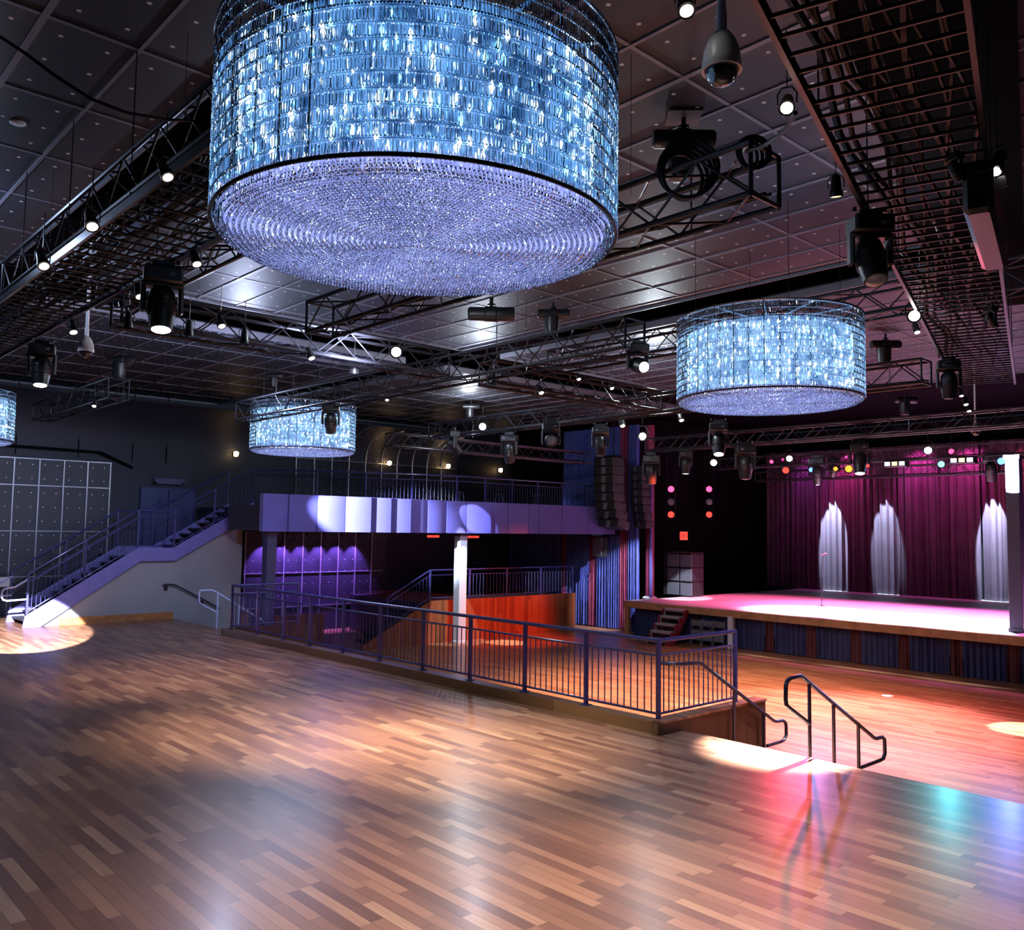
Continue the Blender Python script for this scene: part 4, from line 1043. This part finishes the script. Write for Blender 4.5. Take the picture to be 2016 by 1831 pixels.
moving_head(1950, 890, 5.0, 56, (.3, .1, -1), 'off', 'dark moving head lamp near the right stage column', plan=tuple(at(1950, 892, 'x', 29.1)))
moving_head(1085, 828, 5.28, 66, tuple(tocam(1085, 860, 5)), 'off', 'round glossy moving head lamp facing the room, over the balcony rail', yaw=-2.3)
moving_head(893, 846, 5.25, 52, (.5, -.2, -.6), 'off', 'unlit moving head lamp under the left end of the brightly back-lit truss')
moving_head(1003, 852, 5.25, 60, (.2, .1, -1), 'off', 'unlit moving head lamp right of the star-bright lamp, above the wall sconces')
moving_head(1182, 836, 5.28, 62, DN, 'off', 'moving head lamp above the curved loudspeaker column')
moving_head(1282, 892, 5.25, 62, DN, 'off', 'moving head lamp above the left stage column')
moving_head(1350, 885, 5.25, 48, DN, 'dim', 'moving head lamp with a faint pale lens over the dark left end of the stage')
moving_head(1880, 300, 5.25, 60, (.4, -.2, -.7), 'off', 'dark lamp at the right side of the slanting cable ladder, above the barn-door lamp')
moving_head(1950, 600, 5.25, 46, (.4, -.2, -.7), 'off', 'dark lamp at the far right side of the slanting cable ladder')

# chain hoists
chain_hoist(1346, 232, 122, 'large black chain hoist under a square ceiling plate, right of the near chandelier', plate=True)
chain_hoist(1090, 596, 62, 'black chain hoist with a pale sticker, just below the near chandelier on its right')
chain_hoist(968, 586, 92, 'long black chain hoist tucked under the lower rim of the near chandelier', bag=False)
chain_hoist(541, 728, 34, 'small chain hoist above the small far chandelier')
chain_hoist(240, 690, 54, 'chain hoist with a dark bag on the left, right of the pendant camera')
chain_hoist(928, 788, 34, 'small chain hoist with a blue bag against the brightest ceiling')
chain_hoist(1743, 658, 58, 'chain hoist right of the stage-side chandelier')
chain_hoist(1783, 772, 44, 'far chain hoist below the slanting cable ladder')

# security cameras
dome_camera(1421, 138, 5.35, 76, 'large white pendant dome camera right of the near chandelier')
dome_camera(169, 692, 5.25, 29, 'small pendant dome camera on the left, between two lamps', 7.0)
dome_camera(1921, 850, 5.3, 17, 'tiny pendant dome camera above the right end of the stage', 7.5)

# small spotlights (lit lens in view)
sp_dir = (-.35, .25, -1)
for px, py, z, dpx, d, ln, lb in [
    (331, 350, 5.2, 25, (.2, -.6, -1), 'warmwhite', 'bright small spotlight nearest the near chandelier, on the left truss'),
    (182, 447, 5.2, 26, (.0, -.7, -1), 'warmwhite', 'bright small spotlight in the middle of the row on the left truss'),
    (87, 525, 5.2, 23, (.1, -.7, -1), 'warmwhite', 'bright small spotlight at the far left end of the left truss'),
    (388, 521, 5.2, 20, (.1, -.5, -1), 'warmwhite', 'bright small spotlight beside the large downward moving head, on its right'),
    (276, 585, 5.2, 19, (.1, -.5, -1), 'warmwhite', 'bright small spotlight beside the large downward moving head, on its left'),
    (145, 655, 5.2, 17, (.1, -.5, -1), 'warmwhite', 'small bright spotlight left of the small pendant camera'),
    (437, 643, 5.2, 17, (.1, -.5, -1), 'warmwhite', 'small bright spotlight under the left crosswise truss'),
    (614, 706, 5.2, 15, (.1, -.5, -1), 'warmwhite', 'small spotlight above the chain hoist of the far chandelier'),
    (1352, 22, 5.6, 34, (-.3, -.4, -1), 'warmwhite', 'bright spotlight at the top of the photo, between chandelier and cable ladder'),
    (1549, 213, 5.2, 30, (-.6, -.3, -.7), 'warmwhite', 'very bright spotlight on the near edge of the slanting cable ladder'),
    (1646, 388, 5.15, 24, (.2, .1, -1), 'amberdim', 'dim black spotlight under the slanting cable ladder, left of the large moving head'),
    (1066, 774, 5.2, 11, (-.2, -.6, -1), 'warmwhite', 'tiny spotlight under the centre crosswise truss'),
    (1140, 747, 5.25, 9, (-.2, -.6, -1), 'warmwhite', 'tiny tilted spotlight where the two centre trusses meet'),
    (1205, 765, 5.25, 9, (-.2, -.6, -1), 'warmwhite', 'tiny spotlight on the right part of the centre crosswise truss'),
    (1226, 839, 5.2, 11, (-.3, -.5, -1), 'warmwhite', 'tiny spotlight left of the star-bright lamp before the stage'),
    (1342, 828, 5.2, 11, (-.3, -.5, -1), 'warmwhite', 'tiny spotlight at the lower left of the stage-side chandelier'),
    (762, 788, 5.2, 8, (-.3, -.5, -1), 'warmwhite', 'tiny spotlight under the middle of the long truss'),
    (185, 800, 5.0, 9, (-.3, -.5, -1), 'warmwhite', 'tiny spotlight under the short truss at the far left'),
    (1806, 655, 5.2, 13, (-.3, -.3, -1), 'warmwhite', 'small spotlight just below the golden star-bright lamp'),
    (1893, 780, 5.2, 9, (-.3, -.3, -1), 'warmwhite', 'upper one of three tiny spotlights at the far end of the slanting cable ladder'),
    (1902, 797, 5.2, 10, (-.3, -.3, -1), 'warmwhite', 'middle one of three tiny spotlights at the far end of the slanting cable ladder'),
    (1908, 810, 5.2, 9, (-.3, -.3, -1), 'warmwhite', 'lowest of three tiny spotlights at the far end of the slanting cable ladder'),
]: par_can(px, py, z, dpx, d, ln, lb)
par_can(1958, 338, 5.1, 30, (-.5, .1, -.9), 'warmwhite', 'spotlight with open barn doors at the right edge of the slanting cable ladder', doors=True)
for px, py, lb in [(253, 645, 'unlit round spotlight left of the crosswise truss lamp'), (372, 661, 'unlit round spotlight under the left crosswise truss, left one'), (481, 676, 'unlit round spotlight under the left crosswise truss, right one'), (697, 735, 'unlit round spotlight left of the brightest star lamp'), (968, 758, 'unlit round spotlight left of the tiny centre spotlights')]:
    par_can(px, py, 5.2, 17, (.1, .2, -1), 'off', lb)
# star-bright lamps aimed at the room
STARS = [(780, 693, 'z', 5.25, 24, 'white', 'dazzling star-bright lamp in the middle, between the near chandelier and the long truss'),
         (950, 840, 'z', 5.2, 17, 'white', 'star-bright lamp above the wall sconces'),
         (1265, 859, 'z', 5.2, 17, 'white', 'star-bright lamp left below the stage-side chandelier'),
         (1405, 911, 'x', 27.2, 15, 'white', 'star-bright lamp over the red side lamps of the stage'),
         (1212, 921, 'x', 26.0, 14, 'white', 'bright lamp between the two hanging loudspeaker columns'),
         (1800, 622, 'z', 5.2, 26, 'warmwhite', 'golden star-bright lamp on the slanting cable ladder'),
         (1547, 926, 'x', 28.9, 15, 'red', 'star-bright red lamp over the stage'),
         (1554, 903, 'x', 28.8, 14, 'white', 'white lamp just above the star-bright red lamp'),
         (1597, 925, 'x', 28.9, 11, 'blue', 'small blue lamp over the stage beside the dark moving heads'),
         (1519, 909, 'x', 28.9, 9, 'pink', 'small pink lamp left of the star-bright red lamp'),
         (1541, 905, 'x', 33.0, 6, 'magenta', 'tiny magenta lamp behind the star-bright red lamp'),
         (1645, 923, 'x', 28.9, 10, 'orange', 'small orange lamp left of the bright orange one'),
         (1671, 923, 'x', 28.9, 17, 'orange', 'bright orange lamp left of the moving head over mid stage'),
         (1666, 900, 'x', 33.0, 6, 'magenta', 'tiny magenta lamp above the orange lamps'),
         (1708, 917, 'x', 28.9, 9, 'red', 'small red lamp right of the orange lamps'),
         (1827, 887, 'x', 28.9, 17, 'white', 'star-bright white lamp over the right half of the stage'),
         (1873, 889, 'x', 28.9, 13, 'pink', 'tilted pink lamp right of the star-bright white lamp over the stage'),
         (1853, 914, 'x', 28.9, 15, 'cyan', 'cyan lamp over the right half of the stage'),
         (1971, 908, 'x', 28.9, 17, 'blue', 'bright blue lamp beside the white top of the right stage column')]
SP = {}
for px, py, ax, val, dpx, ln, lb in STARS:
    p = at(px, py, ax, val); SP[(px, py)] = p
    par_can(px, py, 0, dpx, CAM-p+V((0, 0, -.4)), ln, lb, 'coloured stage lamps' if ax == 'x' and val > 28 else 'star-bright lamps', plan=tuple(p), arm=.25, fl=1.2)
# four-cell stage lamps showing dark cells
for i, (px, py, lb) in enumerate([(1765, 914, 'three-cell dark lamp bar left of the cyan lamp'), (1897, 907, 'three-cell dark lamp bar right of the cyan lamp')]):
    p = at(px, py, 'x', 28.9); t = thing('hanging_lamp_bar', lb, 'lamp bar', p, 'lamp bars over the stage')
    mb = MB(); mb.bbox(p, (.3, .75, .2), .02); part('housing', mb, MT['black'], t)
    for k in (-.24, 0, .24):
        mb = MB(); mb.box(p+V((-.155, k, .01)), (.01, .17, .13)); part('cell', mb, lens('dim') if k else lens('amberdim'), t)
    mb = MB(); mb.tube([p, p+V((0, 0, .4))], .02, 6); part('bracket', mb, MT['blackmetal'], t)
# side lamp towers with pink and red lamps
for i, (px, lb) in enumerate([(1321, 'left of the two hanging lamp towers with pink and red lamps, by the stage column'), (1396, 'right of the two hanging lamp towers with pink and red lamps, inside the stage')]):
    X_ = 30.0 if i == 0 else 33.0
    p = at(px, 960, 'x', X_); q = at(px, 1026, 'x', X_); t = thing('hanging_lamp_tower', lb, 'lamp tower', p, 'hanging lamp towers')
    mb = MB()
    for s in (-.22, .22): mb.tube([(X_, p.y+s, q.z), (X_, p.y+s, 6.5)], .02, 6)
    for f in (0, .33, .66, 1.0): z = q.z+(p.z+.25-q.z)*f; mb.tube([(X_, p.y-.22, z), (X_, p.y+.22, z)], .015, 6)
    part('frame', mb, MT['blackmetal'], t)
    for py, ln in ((963, 'pink'), (988, 'off'), (1013, 'red')):
        c = at(px, py, 'x', X_-.05); d = (CAM-c).normalized(); R = d.to_track_quat('-Z', 'Y').to_matrix()
        mb = MB(); mb.lathe([(.15, -.01), (.17, .0), (.15, .25), (0, .3)], 14, R=R, c=c); l_ = part('lamp', mb, MT['black'], t)
        mb = MB(); mb.lathe([(0, -.02), (.13, .0)], 14, R=R, c=c+d*.02); part('lens', mb, lens(ln), l_)
# wall sconces
for px, py, lb in [(465, 894, 'warm wall sconce left of the small far chandelier'), (767, 912, 'warm wall sconce right of the small far chandelier'), (883, 918, 'warm wall sconce second from the right above the balcony'), (986, 926, 'rightmost warm wall sconce above the balcony')]:
    p = at(px, py, 'y', YB-.18); t = thing('wall_sconce', lb, 'wall lamp', p, 'wall sconces')
    mb = MB(); mb.box(p+V((0, .12, 0)), (.1, .04, .16)); mb.tube([p+V((0, .1, -.05)), p+V((0, 0, -.09))], .012, 6); part('bracket', mb, MT['chrome'], t)
    mb = MB(); mb.lathe([(.03, -.09), (.075, -.05), (.085, .06), (.05, .09), (0, .1)], 14, c=p); part('lamp_shade', mb, lens('sconce'), t)

# slab-shaped housing along the right side of the slanting ladder
a = at(1925, 365, 'z', 5.0); b_ = at(1958, 490, 'z', 5.0); m_ = (a+b_)/2
mb = MB(); mb.bbox(m_, ((b_-a).length, .18, .35), .03, rz=math.atan2((b_-a).y, (b_-a).x)); solo('hanging_lamp_housing', mb, MT['black'], 'long dark lamp housing on the right rail of the slanting cable ladder', 'lamp housing', smooth=0)
# loose overhead cables
mb = MB(); mb.tube([at(x, y, 'z', z) for x, y, z in ((-40, 50, 6.4), (0, 72, 6.2), (50, 105, 6.0), (110, 150, 5.8), (180, 195, 5.65), (250, 222, 5.6), (330, 236, 5.62), (380, 238, 5.7))], .012, 6); solo('hanging_cable', mb, MT['cable'], 'thin black cable sagging across the ceiling at the top left', 'cable')
mb = MB(); mb.tube([at(x, y, 'z', z) for x, y, z in ((1470, 298, 5.6), (1500, 288, 5.55), (1530, 270, 5.5), (1550, 250, 5.45), (1560, 232, 5.4), (1566, 222, 5.38))], .016, 6); solo('hanging_cable', mb, MT['cable'], 'thick cable arching from the right truss up to the very bright spotlight', 'cable')
mb = MB(); p = at(1355, 320, 'z', 5.75)
for k in range(5):
    R = Matrix.Rotation(math.radians(8*k-10), 3, 'Z') @ Matrix.Rotation(YAW, 3, 'Z') @ Matrix.Rotation(PI/2, 3, 'Y'); rr_ = .24-.012*k
    mb.tube([p+V((0, 0, -.05-.01*k))+R @ V((rr_*math.cos(t), rr_*math.sin(t), .02*k)) for t in [j*2*PI/28 for j in range(28)]], .017, 6, closed=True)
solo('cable_coil', mb, MT['cable'], 'coiled black cable hanging below the large chain hoist', 'cable coil')
mb = MB(); p = at(1484, 300, 'z', 5.68)
for k in range(4):
    R = Matrix.Rotation(YAW+math.radians(12*k), 3, 'Z') @ Matrix.Rotation(PI/2, 3, 'Y'); rr_ = .13-.01*k
    mb.tube([p+R @ V((rr_*math.cos(t), rr_*math.sin(t), .015*k)) for t in [j*2*PI/24 for j in range(24)]], .013, 6, closed=True)
solo('cable_coil', mb, MT['cable'], 'small black cable coil at the end of the right truss', 'cable coil')
mb = MB(); mb.tube([at(x, y, 'z', 5.2) for x, y in ((545, 826), (562, 833), (585, 836), (605, 832), (618, 822), (628, 808))], .012, 6); solo('hanging_cable', mb, MT['cable'], 'cable drooping in front of the small far chandelier', 'cable')

# bar stools behind the balcony railing
for i, (px, lb) in enumerate([(745, 'chrome bar stool behind the balcony rail, leftmost of the row'), (775, 'chrome bar stool behind the balcony rail, second of the row'), (845, 'chrome bar stool behind the balcony rail, third of the row'), (905, 'chrome bar stool behind the balcony rail, fourth of the row'), (983, 'chrome bar stool behind the balcony rail, under the rightmost sconce'), (1060, 'chrome bar stool behind the balcony rail, nearest the loudspeakers')]):
    p = at(px, 975, 'y', 24.6); p.z = 3.36; t = thing('bar_stool', lb, 'stool', p, 'bar stools on the balcony')
    for k in range(4):
        a = PI/4+k*PI/2; mb = MB(); mb.tube([p+V((.12*math.cos(a), .12*math.sin(a), .68)), p+V((.22*math.cos(a), .22*math.sin(a), 0))], .011, 6); part('leg', mb, MT['railgrey'], t)
    mb = MB(); mb.lathe([(0, .68), (.17, .68), (.18, .71), (.16, .74), (0, .75)], 16, c=p); part('seat', mb, MT['black'], t)
    mb = MB(); mb.tube([p+V((.19*math.cos(a), .19*math.sin(a), .25)) for a in [j*2*PI/16 for j in range(16)]], .008, 6, closed=True); part('footrest', mb, MT['chrome'], t)
# small down-lights along the wall under the balcony
for k in range(6):
    x = 14.65+.757*k; p = V((x, YB-.55, 2.62)); t = thing('ceiling_downlight', ['leftmost', 'second', 'third', 'fourth', 'fifth', 'rightmost'][k]+' of the six small down-lights over the purple-lit wall under the balcony', 'downlight', p, 'down-lights under the balcony')
    mb = MB(); mb.lathe([(.075, -.2), (.08, -.19), (.08, 0), (0, 0)], 14, c=p); part('can', mb, MT['black'], t)
    mb = MB(); mb.lathe([(0, -.185), (.07, -.195)], 14, c=p); part('lens', mb, lens('violet'), t)
# brass floor disc and small sign by the stairs
p = at(1747, 1370, 'z', ZL); mb = MB(); mb.lathe([(.0, .0), (.13, .0), (.13, .006), (.11, .01), (0, .01)], 20, c=p); solo('floor_box', mb, MT['white'], 'small pale round floor plate in the dance floor', 'floor plate')
p = at(35, 243, 'z', 6.985); mb = MB(); mb.lathe([(.0, -.006), (.07, -.006), (.08, .0), (.08, .01)], 20, c=p); solo('ceiling_speaker', mb, MT['label'], 'small round ceiling speaker at the top left', 'ceiling speaker', 'round ceiling speakers')
p = at(1392, 453, 'z', 6.985); mb = MB(); mb.lathe([(.0, -.006), (.07, -.006), (.08, .0), (.08, .01)], 20, c=p); solo('ceiling_speaker', mb, MT['label'], 'small round ceiling speaker below the end of the right truss', 'ceiling speaker', 'round ceiling speakers')
p = at(0, 1146, 'y', 28.9); mb = MB(); mb.box(p+V((-.2, 0, 0)), (.9, .04, .28)); mb.box(p+V((-.2, 0, -.6)), (.06, .06, 1.0)); solo('notice_board', mb, MT['white'], 'pale notice board at the left picture edge beside the staircase', 'sign', smooth=0)
# ================================================================== LIGHT
w = bpy.data.worlds.new('world'); SC.world = w; w.use_nodes = True
bgn = w.node_tree.nodes['Background']; bgn.inputs['Color'].default_value = (.25, .3, .5, 1); bgn.inputs['Strength'].default_value = .05

# chandelier glow falling out below each drum
for x, y, pw in ((3.163, 4.359, 130), (10.646, 6.396, 120), (10.452, 18.921, 100)):
    area('chandelier_light', (x, y, 4.47), (x, y, 0), pw, (.55, .68, 1.0), 2.0, disk=True); o
# house spots washing the upper floor
def wash(px, py, power, col, deg, off=(0, 0), z=5.2):
    q = at(px, py, 'z', 0); spot('floor_wash', (q.x+off[0], q.y+off[1], z), q, power, col, deg, 1.0, .12); o
WARM = (1.0, .86, .70)
wash(600, 1430, 2500, WARM, 62, (-.6, -1.0))
wash(900, 1470, 3700, (1, .9, .74), 58, (-.8, -.4))
wash(330, 1335, 1300, (1, .84, .76), 60, (.2, -1.5))
wash(950, 1790, 1500, (1, .76, .56), 62, (.8, -.8))
wash(1850, 1800, 1500, (1, .84, .66), 60, (0, -1.0))
wash(1300, 1650, 350, (1, .8, .7), 70, (0, -.5))
wash(250, 1600, 70, (1, .7, .6), 80, (0, 0))
# stair-edge spot
spot('stair_spot', (13.3, 6.2, 5.75), (10.35, 6.0, 0), 80000, (1, .97, .95), 20, .95, .05)
# hard pool by the staircase
spot('pool_spot', (3.4, 13.6, 4.3), (5.7, 23.4, 0), 85000, (.93, .95, 1), 15.5, .12, .04)
# column and its pool
q = SP[(950, 840)]; spot('column_spot', (17.9, 20.9, 5.1), (18.75, 22.95, .5), 2500, (.8, .9, 1), 20, .12, .05); spot('column_spot', (19.3, 20.6, 5.1), (20.3, 22.3, ZL), 5200, (1, .95, .85), 13, .2, .05)
# balcony front, raked from the staircase side
spot('front_spot', (9.6, 20.6, 3.9), (14.9, 22.6, 3.0), 15000, (.68, .76, 1), 23, .6, .03)
spot('front_spot', (16.4, 20.8, 4.4), (19.1, 22.6, 3.0), 1800, (.6, .66, 1), 16, .2, .03)
spot('front_spot', (18.0, 17.0, 4.0), (17.5, 22.6, 2.9), 170, (.5, .5, 1), 60, .7, .04)
# purple down-lights on the wall under the balcony
for k in range(6):
    x = 14.65+.757*k; spot('wall_downlight', (x, YB-.52, 2.38), (x, YB-.05, .9), 600, (.36, .14, 1.0), 70, .6, .03)
# blue glow on the staircase and rails
spot('stair_wash', (7.0, 19.5, 5.3), (9.0, 25.6, 1.6), 380, (.42, .42, 1), 70, .8, .08)
spot('rail_wash', (8.4, 15.5, 5.2), (9.8, 16.5, .6), 500, (.45, .4, 1), 90, .9, .08)
spot('wall_wash', (6.0, 25.0, 6.5), (7.0, YB, 3.0), 150, (.55, .7, 1), 90, .8, .08)
# side curtain
spot('curtain_spot', (24.6, 17.5, 4.9), (26.4, 23.3, -.1), 7000, (.8, .84, 1), 26, .7, .06)
spot('tier_red', (22.0, 16.0, 4.9), (21.0, 23.7, -.6), 4500, (1, .09, .03), 40, .7, .06)
spot('handrail_spot', (9.3, 18.0, 5.1), (10.25, 22.66, .7), 9000, (.7, .75, 1), 8, .3, .04)
# dance floor: red, pink, orange
spot('dance_red', (17.6, 8.6, 5.1), (18.2, 8.8, ZL), 3600, (1, .22, .26), 92, .9, .06)
spot('dance_pink', (20.5, 9.5, 5.1), (18.0, 9.0, ZL), 13000, (1, .5, .66), 65, .8, .06)
spot('dance_warm', (15.2, 13.0, 5.2), (17.5, 13.0, ZL), 9500, (1, .62, .45), 90, .9, .06)
spot('dance_warm', (14.4, 6.0, 5.2), (14.0, 6.5, ZL), 3500, (.95, .62, .75), 80, .9, .06)
spot('dance_white', (22.0, 4.5, 5.1), (19.8, 6.0, ZL), 20000, (1, .97, .97), 13, .2, .04)
# beams of the star-bright coloured lamps, aimed out over the floor
for k, c, p in (((1547, 926), (1, .06, .08), 1300), ((1597, 925), (.45, .35, 1), 400), ((1853, 914), (.15, .9, 1), 380), ((1971, 908), (.2, .3, 1), 700), ((1671, 923), (1, .25, .2), 120)):
    q = SP[k]; spot('lamp_beam', tuple(q+(CAM-q).normalized()*.35), (7, 5, 0), p, c, 34, .8, .12)
# stage
for y, p, c in ((18.0, 2200, (1, .14, .34)), (14.5, 4200, (1, .2, .66)), (11.0, 5200, (1, .2, .72)), (7.5, 4000, (1, .22, .72))):
    spot('stage_pink', (29.6, y, 4.9), (29.4, y, ZS), p*1.25, c, 94, .6, .05)
for y, p in ((15.0, 5200), (12.0, 8000), (9.4, 7000)):
    spot('stage_white', (27.6, y, 5.0), (27.4, y, ZS), p*1.6, (1, .93, 1), 56, .8, .05)
spot('stage_white', (24.3, 17.6, 5.1), (28.4, 20.9, ZS), 5000, (.85, .9, 1), 19, .3, .05)
# three arches on the back curtain
for px, p in ((1640, 20000), (1745, 12000), (1957, 24000)):
    y = at(px, 1080, 'x', 37.9).y; spot('arch_spot', (36.85, y, 6.0), (38.55, y, 1.2), p, (.45, .88, 1), 22, .2, .03)
# magenta glow on the curtain heads
for y, c, p in ((20.5, (.8, .15, 1), 160), (18.6, (1, .1, .55), 420), (15.5, (1, .12, .7), 420), (13.5, (1, .1, .6), 380), (11.2, (1, .08, .2), 240)):
    spot('curtain_head', (37.0, y, 6.5), (37.95, y, 5.3), p*1.8, c, 95, 1.0, .06)
# right column
spot('right_column', (22.7, 9.5, 5.4), (26.3, 8.3, 4.5), 90000, (.8, .84, 1), 16, .12, .03)
# light thrown up on the ceiling by the brightest lamps, with added fill
for (k, p) in (((780, 693), 260), ((950, 840), 200), ((1265, 859), 50), ((1800, 622), 30)):
    q = SP[k]; point('ceiling_spill_fill', tuple(q+V((0, 0, .85))), p, (.75, .85, 1), .08)
spot('ceiling_spill_fill', (6.9, 10.6, 5.3), (8.0, 19.5, 7.0), 1500, (.68, .74, 1), 80, 1.0, .1); spot('ceiling_spill_fill', (6.9, 10.6, 5.3), (5.0, 17.0, 7.0), 700, (.6, .66, 1), 70, 1.0, .1)  # extra upward spots, added to brighten the far left ceiling
q = at(1290, 742, 'z', 6.3); point('ceiling_spill_fill', tuple(q), 260, (.8, .92, 1), .08)
q = at(-170, 430, 'z', 6.5); point('ceiling_spill_fill', tuple(q), 130, (.5, .65, 1), .08)
point('ceiling_spill_fill', (17.5, 21.2, 6.4), 160, (.8, .9, 1), .08)
point('ceiling_spill_fill', (8.2, 17.6, 5.9), 300, (.6, .68, 1), .08)  # added point light, brightens the ceiling at the far left
for px, py in ((465, 894), (767, 912), (883, 918), (986, 926)):
    q = at(px, py, 'y', YB-.4); point('sconce_light', tuple(q), 2, (1, .6, .25), .08)

# ------------------------------------------------------------------ view
vs = SC.view_settings
SC.display_settings.display_device = 'sRGB'
vs.view_transform = 'Standard'; vs.look = 'None'; vs.exposure = 0.0; vs.gamma = 1.0; vs.use_curve_mapping = False
cy = SC.cycles
cy.max_bounces = 10; cy.diffuse_bounces = 2; cy.glossy_bounces = 3; cy.transmission_bounces = 9; cy.use_adaptive_sampling = True; cy.adaptive_threshold = 0.04; cy.transparent_max_bounces = 8
cy.caustics_reflective = False; cy.caustics_refractive = False
cy.sample_clamp_indirect = 4.0; cy.use_denoising = True
